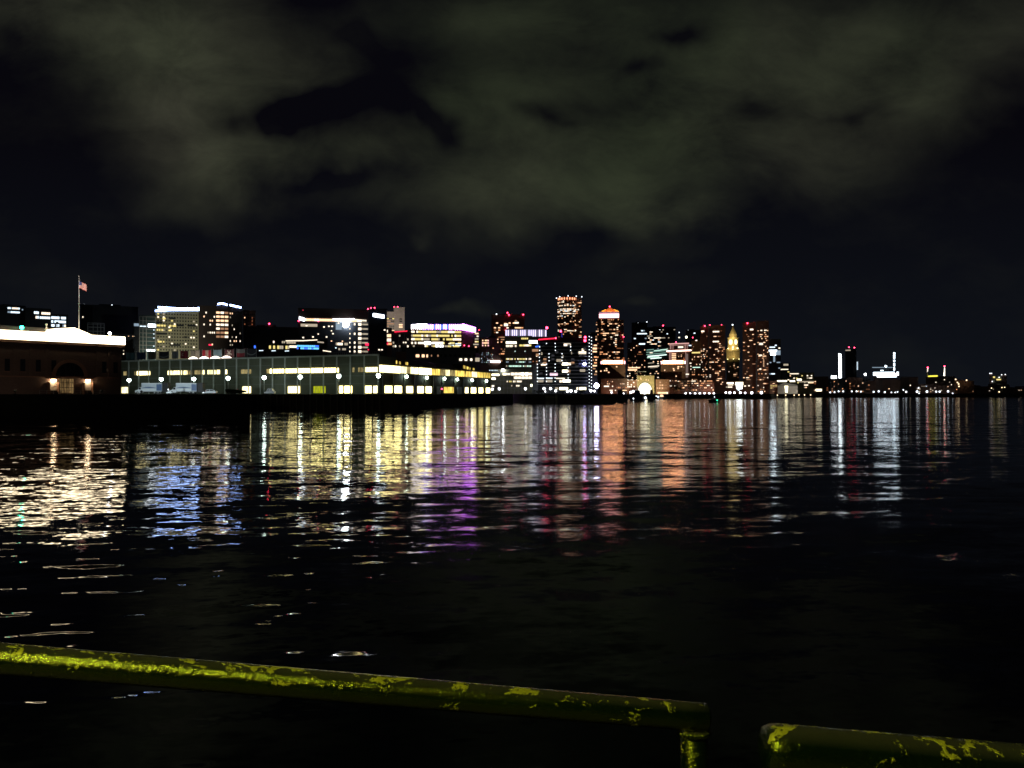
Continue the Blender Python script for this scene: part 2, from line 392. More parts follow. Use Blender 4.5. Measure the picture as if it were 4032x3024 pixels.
q2 = [(X(960, 326), 326), (X(987, 282), 282), (X(1497, 264), 264), (X(1560, 262), 264), (X(2020, 430), 430), (X(2010, 475), 475), (-190, 475), (-300, 420), (-300, 331), (X(960, 326), 331)]
tag(MB().prism(q2, -4, GZ, 'quay_concrete').build('quay'), 'long terminal pier deck', None, kind='structure')

def fender_row():
    a, b = Vector((X(992, 282), 281.6)), Vector((X(1497, 264), 263.6))
    n = 20
    root = thing('pile_row', 'row of grey timber fender piles along the terminal pier edge', 'pier piles', (a.x, a.y, 0))
    for i in range(n):
        p = a.lerp(b, i / (n - 1)) - a
        MB().cyl((p.x, p.y - .3, -3), (p.x, p.y - .3, 5.1), .22, .19, 8, 'fender_timber').build('pile', root)
fender_row()

# ================================================================ PIER HALL at left (glowing roof)
def conference_hall():
    a = Vector((X(-330, 172), 172)); b = Vector((X(478, 208), 208))
    L = (b - a).length; ang = math.atan2(b.y - a.y, b.x - a.x)
    root = thing('pier_hall', 'dark brick hall at far left with glowing white roof edge', 'building', (a.x, a.y, GZ + .08), ang)
    def s_of(u):  # local x where the photo column u meets the front
        # solve (a + s*d).x / (a+s*d).y = (u-2016)/F
        d = (b - a) / L; k = (u - 2016) / F
        return (k * a.y - a.x) / (d.x - k * d.y)
    def dep(u): return (a + (b - a) / L * s_of(u)).y
    def z(u, v): return Zv(v, dep(u)) - GZ - .08
    zt = z(478, 1355)
    MB().box(0, L, 0, 26, 0, zt, 'brown_brick').build('wall', root)
    MB().box(-.5, L + .6, -.7, -.002, zt - .9, zt - .35, 'brown_stone').box(-.2, L + .2, -.25, -.003, 4.2, 4.5, 'brown_stone').build('cornice', root)
    # roof slab with lit fascia, low hip and a pediment whose glow stands in for floodlight
    o = s_of(487) - L
    MB().box(-.8, L + o, -.9, 26.6, zt - .30, zt + .25, 'white_stone').build('eave', root)
    MB().box(-.7, L + o - .1, -1.02, -.905, zt - .2, z(478, 1327), 'roof_glow').build('light_strip', root, label='glowing white light band along the roof edge')
    MB().box(L + o - .098, L + o + .02, -.9, 12, zt - .2, z(478, 1330), 'roof_glow').build('light_strip', root)
    zr = z(478, 1327) + .2
    MB().prism([(-.8, -.9), (L + o - .3, -.9), (L + o - .3, 26.6), (-.8, 26.6)], zt + .255, zr + 1.6, 'white_stone', [(8, 8), (L - 8, 8), (L - 8, 18), (8, 18)]).build('roof', root)
    c0, c1, cm = s_of(188), s_of(372), s_of(285)
    m = MB(); e0 = zr - .9
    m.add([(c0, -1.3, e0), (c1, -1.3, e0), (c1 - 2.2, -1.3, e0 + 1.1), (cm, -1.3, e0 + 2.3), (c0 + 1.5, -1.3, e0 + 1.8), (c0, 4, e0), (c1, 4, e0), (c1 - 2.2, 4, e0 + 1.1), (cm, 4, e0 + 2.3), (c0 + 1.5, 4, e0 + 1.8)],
          [(0, 1, 2, 3, 4), (9, 8, 7, 6, 5), (0, 5, 6, 1), (1, 6, 7, 2), (2, 7, 8, 3), (3, 8, 9, 4), (4, 9, 5, 0)], 'roof_glow').build('pediment', root, label='glowing white pediment over the entrance')
    # finial and little roof lamps
    xf = s_of(189); MB().cyl((xf, 1, e0 + 1.5), (xf, 1, e0 + 2.6), .35, .12, 8, 'white_stone').ball((xf, 1, e0 + 2.9), .3, 'white_stone', 8, 5).build('finial', root)
    xg = s_of(86); MB().cyl((xg, 0, zr - .5), (xg, 0, zr + .3), .12, .12, 8, 'metal').build('lamp_base', root)
    MB().ball((xg, 0, zr + .75), .42, 'green_lamp').build('roof_lamp', root, label='green roof lamp')
    xw = s_of(431); MB().ball((xw, -.2, zr + .55), .38, 'lamp_white').build('roof_lamp', root, label='white roof lamp')
    # big recessed arch above the entrance
    ca, ra = s_of(275), (s_of(345) - s_of(205)) / 2
    m = MB(); zb = 4.6; n = 20
    for r_, y0, y1, mt in ((ra, -.35, -.004, 'brown_stone'), ):
        vs = []; ri = r_ - .8
        for i in range(n + 1):
            th = math.pi * i / n
            for rr in (ri, r_):
                for yy in (y0, y1): vs.append((ca - rr * math.cos(th), yy, zb + rr * math.sin(th)))
        fs = []
        for i in range(n):
            k = i * 4; fs += [(k, k + 4, k + 6, k + 2), (k + 1, k + 3, k + 7, k + 5), (k + 2, k + 6, k + 7, k + 3), (k, k + 1, k + 5, k + 4)]
        m.add(vs, fs, mt)
    m.build('arch', root)
    m = MB(); vs = [(ca - (ra - .82) * math.cos(math.pi * i / n), -.06, zb + (ra - .82) * math.sin(math.pi * i / n)) for i in range(n + 1)]
    m.add(vs, [tuple(range(n + 1))], 'dark_glass')
    for i in range(1, 6):
        xx = ca - ra + .82 + i * (2 * ra - 1.64) / 6; hh = math.sqrt(max(.1, (ra - .85) ** 2 - (xx - ca) ** 2))
        m.box(xx - .06, xx + .06, -.14, -.07, zb, zb + hh, 'black_paint')
    m.build('window', root, label='dark arched window')
    for u in list(range(-250, 200, 62)) + [385, 430]:
        xx = s_of(u); MB().box(xx - .35, xx + .35, -.22, -.004, 4.52, zt - .95, 'brown_brick').build('pilaster', root)
        MB().box(xx + 1.1, xx + 2.2, -.05, .05, 5.6, 8.6, 'dark_glass').box(xx + 1.0, xx + 2.3, -.12, -.052, 5.4, 5.58, 'brown_stone').build('window', root)
    # the lit loggia bays of the ground floor
    for u0, u1, mt, lb in ((190, 224, 1, 'lit doorway bay'), (327, 358, 1, 'lit doorway bay')):
        x0, x1 = s_of(u0), s_of(u1); xc = (x0 + x1) / 2; n = 8
        m = MB()
        m.box(x0 - .25, x0, -1.2, -.004, 0, 3.0, 'brown_stone').box(x1, x1 + .25, -1.2, -.004, 0, 3.0, 'brown_stone')
        m.box(x0 - .3, x1 + .3, -1.25, -.003, 3.9, 4.15, 'brown_stone')
        m.build('porch', root)
        MB().box(x0 + .02, x1 - .02, -.12, -.006, .05, 3.2, 'white_stone').build('door', root)
        MB().box(xc - .5, xc + .5, -.75, -.4, 3.3, 3.7, 'lamp_warm').build('porch_lamp', root)
        MB().box(x0 + .1, x1 - .1, -.9, -.55, .0, .55, 'timber').box(x0 + .1, x1 - .1, -.5, -.42, .5, 1.0, 'timber').build('step', root)
    for u0, u1, mt in ((232, 250, 'w_orange_dim'), (253, 270, 'w_warm_dim'), (273, 289, 'w_warm_dim')):
        x0, x1 = s_of(u0), s_of(u1); xc = (x0 + x1) / 2
        w = MB().box(x0, x1, -.1, -.006, .3, 3.9, 'hall_low').build('window', root, label='dimly lit entrance window')
        MB().box(xc - .05, xc + .05, -.16, -.104, .3, 3.9, 'black_paint').box(x0, x1, -.17, -.165, 1.6, 1.75, 'black_paint').box(x0, x1, -.17, -.165, 2.9, 3.0, 'black_paint').build('glazing_bar', w)
    # railing in front of the entrance
    m = MB(); x0, x1 = s_of(140), s_of(400)
    m.box(x0, x1, -2.35, -2.3, .85, .92, 'metal').box(x0, x1, -2.35, -2.3, .4, .44, 'metal')
    i = x0
    while i < x1: m.box(i, i + .08, -2.36, -2.29, 0, .93, 'metal'); i += 1.6
    m.build('railing', root)
    # snowflake shaped ornament on the wall
    xs = s_of(426); m = MB()
    for k in range(6):
        M = Matrix.Translation((xs, -.1, 6.4)) @ Matrix.Rotation(math.pi * k / 6, 4, 'Y')
        m.box(-.55, .55, -.03 - k * .002, .03, -.05, .05, 'white_stone', M)
    m.build('ornament', root)
    # flagpole with flag
    xr = s_of(268)
    pl = a + (b - a) / L * xr
    fl = thing('flagpole', 'white flagpole rising from the glowing roof at left', 'flagpole', (pl.x, pl.y + 5, GZ + zr + .6))
    D = pl.y + 5; zp = Zv(1088, D) - (GZ + zr + .6)
    MB().cyl((0, 0, 0), (0, 0, zp), .1, .05, 8, 'white_paint').ball((0, 0, zp + .12), .16, 'metal', 8, 5).build('pole', fl)
    fz = Zv(1110, D) - (GZ + zr + .6)
    fg = thing('flag', 'striped red and white flag flying from the flagpole', 'flag', (pl.x, pl.y + 5, GZ + zr + .6 + fz), R(-10))
    # canton part and striped field; the flag droops to the right
    def cloth(i0, i1, j0, j1, mat, m, y=0):
        nx, nz = 10, 13
        def q(i, j): return (i / nx * 2.2, .14 * math.sin(i * .9) + y, -j / nz * 1.8 - (i / nx) ** 1.4 * .95 + .15)
        for i in range(i0, i1): m.add([q(i, j1), q(i + 1, j1), q(i + 1, j0), q(i, j0)], [(0, 1, 2, 3)], mat)
    m = MB()
    for j in range(13): cloth(0, 10, j, j + 1, 'flag_red' if j % 2 == 0 else 'flag_white', m)
    m.build('field', fg)
    m = MB(); cloth(0, 4, 0, 7, 'flag_blue', m, -.02); m.build('canton', fg)
wall('flag_red', (.55, .06, .06), .8); wall('flag_white', (.75, .7, .66), .8); wall('flag_blue', (.05, .07, .25), .8)
emit('hall_low', (1, .62, .25), .22, vary=.9, stripes=2)
conference_hall()
# a floodlight up on the roof lights the flag
def spot(root, loc, target, power, color, size=60, blend=.5, r=.3):
    ld = bpy.data.lights.new('lamp_light', 'SPOT'); ld.energy = power; ld.color = color; ld.spot_size = R(size); ld.spot_blend = blend; ld.shadow_soft_size = r
    o = bpy.data.objects.new('lamp_light', ld); COL.objects.link(o); o.parent = root; o.location = loc
    d = Vector(target) - Vector(loc); o.rotation_euler = d.to_track_quat('-Z', 'Y').to_euler(); return o
def point(root, loc, power, color, r=.3):
    ld = bpy.data.lights.new('lamp_light', 'POINT'); ld.energy = power; ld.color = color; ld.shadow_soft_size = r
    o = bpy.data.objects.new('lamp_light', ld); COL.objects.link(o); o.parent = root; o.location = loc; return o
def floodlight(label, loc, target, power, color, size=70, group=None):
    f = thing('floodlight', label, 'floodlight', loc, 0, group)
    d = (Vector(target) - Vector(loc)).normalized()
    MB().box(-.35, .35, -.25, .25, 0, .12, 'black_paint').cyl((0, 0, .1), (0, 0, .5), .06, .06, 6, 'black_paint').cyl(tuple(Vector((0, 0, .7)) - d * .25), tuple(Vector((0, 0, .7)) + d * .2), .22, .34, 10, 'black_paint').build('housing', f)
    spot(f, tuple(Vector((0, 0, .7)) + d * .35), tuple(Vector(target) - Vector(loc)), power, color, size)
    return f
fp = P(268, 1290, 190)
floodlight('small floodlight at the foot of the flagpole', (fp.x + 2, 182, 21.6), (fp.x + .8, 196, 30.4), 22000, (1, .8, .7), 34)

# ================================================================ LONG TERMINAL
P0, P1, P2 = Vector((-176, 344)), Vector((-49.7, 286)), Vector((-11, 400))
def terminal():
    L = (P1 - P0).length; ang = math.atan2(P1.y - P0.y, P1.x - P0.x)
    root = thing('pier_terminal', 'long grey green pier terminal with lit window bands behind street lamps', 'building', (P0.x, P0.y, GZ), ang)
    Mi = Matrix.Rotation(-ang, 4, 'Z')
    def loc2(p): q = Mi @ Vector((p.x - P0.x, p.y - P0.y, 0)); return (q.x, q.y)
    B = loc2(P1); C = loc2(P2); Dd = (C[0] - B[0], C[1] - B[1]); L2 = math.hypot(*Dd); a2 = math.atan2(Dd[1], Dd[0])
    zt = 14.4; ze = 11.3
    left = (14 * Dd[0] / L2, 14 * Dd[1] / L2)
    # front hall and the long wing
    MB().prism([(0, 0), B, (B[0] + left[0], B[1] + left[1]), (left[0], left[1])], 0, zt, 'terminal_wall').build('wall', root)
    wing = [(B[0] + left[0], B[1] + left[1] + .02), C, (C[0] - 60, C[1]), (left[0] + 40, left[1] + .02)]
    def on(s, off=0):  # point on right face
        return (B[0] + Dd[0] / L2 * s + Dd[1] / L2 * off, B[1] + Dd[1] / L2 * s - Dd[0] / L2 * off)
    MB().prism([on(14.01), on(L2), on(L2, -46), on(14.01, -46)], 0, ze - .01, 'terminal_wall').build('wall', root)
    # brown lean-to roof over the wing
    m = MB()
    a, b_, c, d_ = on(13.9, .5), on(L2 + .5, .5), on(L2 - 18, -14), on(13.9, -14)
    m.add([(*a, ze), (*b_, ze), (*c, ze + 3.4), (*d_, ze + 4.2), (*on(L2 + .5, -46), ze), (*on(13.9, -46), ze)], [(0, 1, 2, 3), (1, 4, 2), (3, 2, 4, 5), (0, 3, 5), (5, 4, 1, 0)], 'roof_brown').build('roof', root)
    def s_of(u):
        k = (u - 2016) / F; d = (P1 - P0) / L; return (k * P0.y - P0.x) / (d.x - k * d.y)
    def t_of(u):
        k = (u - 2016) / F; d = (P2 - P1).normalized(); return (k * P1.y - P1.x) / (d.x - k * d.y)
    nb = 22; bw = L / nb
    for i in range(nb + 1):
        bxp('pilaster', root, i * bw if i else .2, -.16, zt / 2, .55, .3, zt, 'pilaster_paint')
    MB().box(-.2, L + .25, -.45, .4, zt + .003, zt + .55, 'pilaster_paint').build('cornice', root)
    # corrugated sheet joints
    m = MB()
    for k in (3.9, 6.9, 11.4):
        m.box(.3, L - .1, -.035, -.004, k, k + .1, 'grey_panel')
    m.build('wall_trim', root)
    # upper window band, one window per bay piece
    def band(u0, u1, mat, z0=8.35, z1=10.05, name='window'):
        s0, s1 = s_of(u0), s_of(u1)
        while s0 < s1 - .1:
            e = min(s1, (math.floor(s0 / bw + 1e-4) + 1) * bw)
            if e - s0 > .35:
                q0 = s0 + (.32 if abs(s0 / bw - round(s0 / bw)) < .03 else 0); q1 = e - (.32 if abs(e / bw - round(e / bw)) < .03 else 0)
                w = bxp(name, root, (q0 + q1) / 2, -.09, (z0 + z1) / 2, q1 - q0, .12, z1 - z0, mat)
                if q1 - q0 > 2.5:
                    for j in range(1, 4):
                        bxp('glazing_bar', w, -(q1 - q0) / 2 + j * (q1 - q0) / 4, -.078, 0, .12, .03, z1 - z0, 'pilaster_paint')
            s0 = e + 1e-3
    for u0, u1, mt in ((487, 500, 'hall_light_low'), (530, 535, 'hall_light_low'), (540, 591, 'hall_light'), (592, 592, 'hall_light'), (661, 717, 'hall_light'), (723, 739, 'hall_light'), (739, 757, 'hall_light_low'),
                       (767, 795, 'hall_light_low'), (797, 806, 'hall_light'), (818, 852, 'hall_light'), (855, 866, 'hall_light'), (885, 894, 'hall_light'), (950, 989, 'hall_light_low'),
                       (1050, 1063, 'hall_light_low'), (1064, 1334, 'hall_bright'), (1388, 1395, 'hall_light_low'), (1411, 1436, 'hall_light_low'), (1440, 1488, 'hall_bright')):
        band(u0, u1, mt)
    for u0, u1, mt in ((473, 506, 'hall_light'), (955, 988, 'hall_light'), (1135, 1181, 'hall_bright'), (1235, 1282, 'hall_lime'), (1337, 1350, 'hall_bright'), (1357, 1386, 'hall_bright'), (1440, 1463, 'hall_bright'), (1471, 1487, 'hall_light')):
        band(u0, u1, mt, .45, 3.1)
    # right face
    def rwin(u0, u1, z0, z1, mt, name='window', off=.06, lb=None):
        s0, s1 = t_of(u0), t_of(u1); p = on((s0 + s1) / 2, off)
        return bxp(name, root, p[0], p[1], (z0 + z1) / 2, s1 - s0, .14, z1 - z0, mt, a2, lb)
    for u0, u1, mt in ((1494, 1543, 'hall_bright'), (1544, 1575, 'hall_bright'), (1576, 1600, 'hall_light'), (1601, 1616, 'hall_light_low'), (1617, 1628, 'hall_light'), (1631, 1646, 'hall_light'), (1650, 1675, 'hall_bright'), (1676, 1698, 'hall_bright'),
                       (1700, 1733, 'hall_amber'), (1734, 1752, 'hall_light_low'), (1754, 1770, 'hall_light'), (1772, 1792, 'hall_light_low'), (1794, 1829, 'hall_amber'), (1831, 1856, 'hall_amber'), (1858, 1878, 'hall_light'), (1880, 1902, 'hall_amber'), (1904, 1930, 'hall_amber')):
        rwin(u0, u1, 8.3, 10.9, mt)
    for u0, u1, mt in ((1515, 1543, 'hall_bright'), (1554, 1581, 'hall_bright'), (1600, 1625, 'hall_bright'), (1644, 1667, 'hall_bright'), (1677, 1698, 'hall_bright'), (1748, 1785, 'hall_amber'),
                       (1831, 1843, 'hall_light'), (1855, 1873, 'hall_bright'), (1885, 1901, 'hall_bright'), (1914, 1928, 'hall_bright')):
        rwin(u0, u1, .5, 3.2, mt)
    for u0, u1 in ((1720, 1735), (1800, 1818)): rwin(u0, u1, 0.02, 3.3, 'white_paint', 'door')
    for u in (1506, 1548, 1590, 1633, 1672, 1706, 1740, 1788, 1824, 1850, 1878, 1906, 1931):
        p = on(t_of(u), .12); bxp('pilaster', root, p[0], p[1], 4.1, .35, .22, 8.2, 'grey_panel', a2)
    # lit clerestory dormers on the roof
    for (u0, u1, uu) in ((1546, 1597, 1625), (1840, 1868, 1884)):
        s0, s1, s2 = t_of(u0), t_of(u1), t_of(uu); rz_ = a2
        z0 = ze + .35
        p = on((s0 + s2) / 2, -2.2)
        MB().add([(-(s2 - s0) / 2, 0, 0), ((s2 - s0) / 2, 0, 0), ((s2 - s0) / 2, 4, 0), (-(s2 - s0) / 2, 4, 0), (-(s2 - s0) / 2, 0, 2.6), ((s2 - s0) / 2, 0, 1.5), ((s2 - s0) / 2, 6, 2.6), (-(s2 - s0) / 2, 6, 2.9)],
                 [(3, 2, 1, 0), (4, 5, 6, 7), (0, 1, 5, 4), (1, 2, 6, 5), (2, 3, 7, 6), (3, 0, 4, 7)], 'roof_brown').build('dormer', root, (p[0], p[1], z0), rz_)
        n = 7; st = (s1 - s0) / n
        for i in range(n):
            h0 = 1.5 - i * .07; pc = on(s0 + (i + .5) * st, -2.12)
            if i % 3 != 2: bxp('window', root, pc[0], pc[1], z0 + 1.45 - i * .1, st * .8, .08, h0, 'hall_amber' if u0 > 1800 or i > 3 else 'hall_light', rz_)
        pc = on(s2 - 1.2, -2.1); bxp('window', root, pc[0], pc[1], z0 + .7, 2.0, .1, 1.3, 'hall_amber', rz_)
    # chimney like vent
    pc = on(t_of(1583), -8); MB().box(-.8, .8, -.8, .8, 0, 3.2, 'terminal_wall').box(-1, 1, -1, 1, 3.203, 3.5, 'terminal_wall').build('chimney', root, (pc[0], pc[1], ze + 1.8), a2)
    # roof rail at the right end of the front
    m = MB(); x0, x1 = s_of(1285), s_of(1486)
    n = 24
    for i in range(n + 1): m.box(x0 + (x1 - x0) * i / n - .04, x0 + (x1 - x0) * i / n + .04, .9, .98, zt, zt + 1.5, 'pilaster_paint')
    m.box(x0, x1, .92, .97, zt + 1.503, zt + 1.6, 'pilaster_paint'); m.box(x0, x1, .92, .965, zt + .8, zt + .86, 'pilaster_paint').build('roof_railing', root)
    # roof edge light strips under the flags
    for u0, u1 in ((743, 780), (785, 823), (828, 869), (872, 912)):
        s0, s1 = s_of(u0), s_of(u1)
        MB().add([(s0, -.3, zt + .56), (s1, -.3, zt + .56), ((s0 + s1) / 2 + .6, -.3, zt + 1.35), ((s0 + s1) / 2 - .6, -.3, zt + 1.35), (s0, .1, zt + .56), (s1, .1, zt + .56), ((s0 + s1) / 2 + .6, .1, zt + 1.35), ((s0 + s1) / 2 - .6, .1, zt + 1.35)],
                 [(0, 1, 2, 3), (7, 6, 5, 4), (0, 4, 5, 1), (1, 5, 6, 2), (2, 6, 7, 3), (3, 7, 4, 0)], 'strip_light').build('light_strip', root)
    # wall lamps on the right face
    lm = MB().ball((0, 0, 0), .5, 'lamp_green', 10, 6, 1.25).mesh('lamp'); bk = MB().box(-.08, .08, -.2, .75, .45, .6, 'metal').mesh('bracket')
    for u, v in ((1594, 1483), (1675, 1487), (1744, 1491), (1795, 1494), (1853, 1497), (1910, 1500)):
        s = t_of(u); p = on(s, .85); dd = P1 + (P2 - P1).normalized() * s
        l = place('wall_lamp', bk, root, (p[0], p[1], Zv(v, dd.y) - GZ), a2); place('globe', lm, l)
    return s_of, zt, L, ang
emit('strip_light', (1, .86, .7), 6, True)
s_of, TZ, TL, TA = terminal()
def on_front(s, out=0):
    d = (P1 - P0) / TL; n = Vector((d.y, -d.x)); p = P0 + d * s + n * out; return p

# lamp posts before the terminal
def lamp_posts():
    post = MB().cyl((0, 0, 0), (0, 0, 5.4), .13, .09, 8, 'pilaster_paint').box(-.3, .3, -.3, .3, 0, .35, 'quay_concrete').mesh('pole')
    globe = MB().ball((0, 0, 5.95), .72, 'lamp_green', 12, 8).mesh('globe'); cap = MB().cyl((0, 0, 6.5), (0, 0, 6.75), .5, .1, 10, 'black_paint').mesh('cap')
    data = ((508, 1497, 'beside the dark brick hall'), (635, 1493, 'above the left white truck'), (763, 1492, 'above the second white truck'), (898, 1489, 'left of the two quay bushes'), (1040, 1487, 'above the parked white van'), (1182, 1484, 'right of the bright lower window'), (1334, 1481, 'right of the yellow green window'), (1490, 1479, 'at the corner of the terminal'))
    first = None
    for k, (u, v, w) in enumerate(data):
        s = None; kk = (u - 2016) / F
        a, b = on_front(0, 9), on_front(TL, 9); d = (b - a) / TL; s = (kk * a.y - a.x) / (d.x - kk * d.y); p = a + d * s
        zc = Zv(v, p.y); sc = (zc - GZ) / 5.95
        lab = 'tall street lamp with white globe ' + w
        if not first:
            first = thing('street_lamp', lab, 'street lamp', (p.x, p.y, GZ), 0, 'street lamps in front of the terminal')
            place('pole', post, first); place('globe', globe, first); place('cap', cap, first); o = first
        else: o = tree_copy(first, (p.x, p.y, GZ), lab)
        o.scale = (1, 1, sc)
lamp_posts()

# flags along the terminal roof
def flags():
    for nm, c in (('f_teal', (.06, .12, .13)), ('f_navy', (.03, .05, .10)), ('f_brown', (.10, .09, .06)), ('f_crimson', (.22, .02, .035)), ('f_cream', (.5, .44, .36)), ('f_red', (.5, .03, .05)), ('f_peach', (.62, .42, .36)), ('f_sky', (.22, .34, .42)), ('f_grey', (.2, .22, .22)), ('f_black', (.03, .03, .04)), ('f_white', (.7, .62, .58)), ('f_maroon', (.12, .05, .06))):
        wall(nm, c, .85, 1, .15)
    data = [(470, 505, ['f_teal'], 'dull teal flag, leftmost over the terminal roof'), (512, 548, ['f_navy'], 'dark navy flag on the terminal roof'), (556, 588, ['f_brown'], 'dull brown flag on the terminal roof'),
            (598, 640, ['f_black', 'wave'], 'black flag with pale curved stripe on the terminal roof'), (650, 676, ['f_grey'], 'plain grey flag left of the red crescent flag'), (684, 716, ['f_crimson', 'crescent'], 'dark red flag with pale crescent on the terminal roof'),
            (727, 760, ['f_cream'], 'plain cream flag above the first roof light'), (771, 806, ['f_red', 'vband'], 'red flag with pale upright band on the terminal roof'), (815, 848, ['f_sky'], 'pale blue flag on the terminal roof'),
            (860, 897, ['f_maroon', 'cross'], 'maroon flag with white cross on the terminal roof'), (906, 940, ['f_grey', 'redlow'], 'grey flag with red lower half on the terminal roof'), (948, 985, ['f_black', 'wave'], 'black flag with white arc, rightmost of the flags')]
    for u0, u1, sp, lb in data:
        s0, s1 = s_of(u0), s_of(u1); p = on_front(s0, -3.5); w = (s1 - s0); z0 = GZ + TZ + .1
        fl = thing('flag', lb, 'flag', (p.x, p.y, z0), TA, 'flags along the terminal roof')
        h = 3.3; nx = 10; nz = 6
        def q(i, j, y=0): return (.15 + i / nx * (w - .2), .13 * math.sin(i * 1.1 + u0) + y, 1.0 + h - h * j / nz - .16 * math.sin(math.pi * i / nx))
        m = MB()
        for i in range(nx):
            for j in range(nz):
                mt = sp[0]
                if 'vband' in sp and 3 <= i <= 6: mt = 'f_peach'
                if 'redlow' in sp and j >= 3: mt = 'f_crimson'
                m.add([q(i, j + 1), q(i + 1, j + 1), q(i + 1, j), q(i, j)], [(0, 1, 2, 3)], mt)
        m.build('cloth', fl)
        MB().cyl((0, 0, 0), (0, 0, h + 1.4), .07, .05, 6, 'metal').cyl((w, 0, 0), (w, 0, h + 1.4), .07, .05, 6, 'metal').build('pole', fl)
        if 'cross' in sp:
            c = (w / 2, -.22, 1 + h / 2 - .1); m = MB()
            for k in range(3 * 2):
                M = Matrix.Translation(c) @ Matrix.Rotation(R(90 + 72 * k), 4, 'Y')
                if k < 5: m.box(0.05, 1.5, -.03 - k * .003, .03, -.2, .2, 'f_white', M)
            m.build('emblem', fl)
        if 'crescent' in sp:
            m = MB(); vs = []; n = 14; cx, cz = w * .36, 1 + h / 2
            for i in range(n + 1):
                th = R(50 + 260 * i / n); vs += [(cx + .62 * math.cos(th), -.2, cz + .62 * math.sin(th)), (cx + .12 + .48 * math.cos(th), -.2, cz + .48 * math.sin(th))]
            m.add(vs, [(2 * i, 2 * i + 2, 2 * i + 3, 2 * i + 1) for i in range(n)], 'f_peach').build('emblem', fl)
        if 'wave' in sp:
            m = MB(); vs = []; n = 12
            for i in range(n + 1):
                zz = 1.5 + .8 * (2 * i / n - 1) ** 2; vs += [(.2 + i / n * (w - .3), -.2, zz), (.2 + i / n * (w - .3), -.2, zz + .4)]
            m.add(vs, [(2 * i, 2 * i + 2, 2 * i + 3, 2 * i + 1) for i in range(n)], 'f_grey').build('emblem', fl)
flags()

# trucks and van on the quay
def wheel(parent, x, y, r=.48, w=.3):
    o = MB().cyl((0, -w / 2, 0), (0, w / 2, 0), r, r, 16, 'rubber').build('wheel', parent, (x, y, r))
    MB().cyl((0, -w / 2 - .02, 0), (0, w / 2 + .02, 0), r * .5, r * .5, 10, 'metal').build('rim', o)
def truck(u0, u1, ur, label):
    D = 258; k = D / F; L = (u1 - u0) * k; zq = GZ + .08
    t_ = thing('box_truck', label, 'truck', (X(u0, D), D, zq), R(3), 'box trucks parked on the quay')
    hb = (HZ - 1508) * k + H - zq
    cabL = 2.0; xb = cabL + .15
    m = MB(); m.box(xb, L, -.0, 2.4, .95, hb, 'truck_panel'); m.build('box', t_)
    MB().box(xb, L, -.06, -.003, hb - .35, hb - .02, 'white_paint').build('top_rail', t_)
    MB().box(xb + .2, L - 1.8, -.05, -.004, 1.2, 1.85, 'white_paint').box(xb, L, -.07, -.002, .85, 1.05, 'white_paint').build('side_skirt', t_)
    # dark swoosh on the side
    n = 12; vs = []
    for i in range(n + 1):
        xx = xb + .1 + (L - xb - 1.9) * i / n; zz = 2.05 + .35 * math.sin(math.pi * i / n); vs += [(xx, -.012, 1.98), (xx, -.012, zz)]
    MB().add(vs, [(2 * i, 2 * i + 2, 2 * i + 3, 2 * i + 1) for i in range(n)], 'blue_paint').build('side_stripe', t_)
    MB().box(L - 1.7, L - .02, -.014, -.004, 1.1, hb - .4, 'blue_paint').build('side_panel', t_)
    # cab with bonnet
    m = MB(); m.prism([(0, 0), (0, 0)], 0, 1) if False else None
    vs = []
    prof = [(0, .45), (0, 1.15), (.9, 1.45), (1.25, 2.25), (2.05, 2.35), (2.05, .45)]
    vs = [(x, .15, z) for x, z in prof] + [(x, 2.25, z) for x, z in prof]; n = 6
    MB().add(vs, [tuple(range(n)), tuple(range(2 * n - 1, n - 1, -1))] + [(i, n + i, n + (i + 1) % n, (i + 1) % n) for i in range(n)], 'white_paint').build('cab', t_)
    MB().box(1.2, 1.9, .12, .148, 1.5, 2.15, 'dark_glass').build('window', t_)
    MB().box(-.04, -.003, .35, .65, .75, .95, 'white_paint').build('headlight', t_)
    MB().box(2.06, L, .5, 1.9, .55, .84, 'black_paint').build('chassis', t_)
    for x in (.8, L - 2.4, L - 1.2): wheel(t_, x, .3); wheel(t_, x, 2.1)
    MB().box(L + .25, L + (ur - u1) * k, .1, 2.5, .6, hb + .1, 'black_paint').cyl((L, 1.2, .8), (L + .26, 1.2, .8), .1, .1, 6, 'black_paint').build('rear_body', t_)
hc = P(492, 1362, 205)
floodlight('added unseen floodlight on the quay at the right corner of the brick hall', (hc.x, 214, GZ + .08), (X(640, 258), 258, GZ + 1.5), 42000, (.8, .95, 1), 70)  # unseen floodlight added to brighten the near sides of the trucks
truck(531, 634, 658, 'white box truck parked farther left, nearest the brick hall')
truck(667, 772, 795, 'white box truck parked between the other truck and the white car')
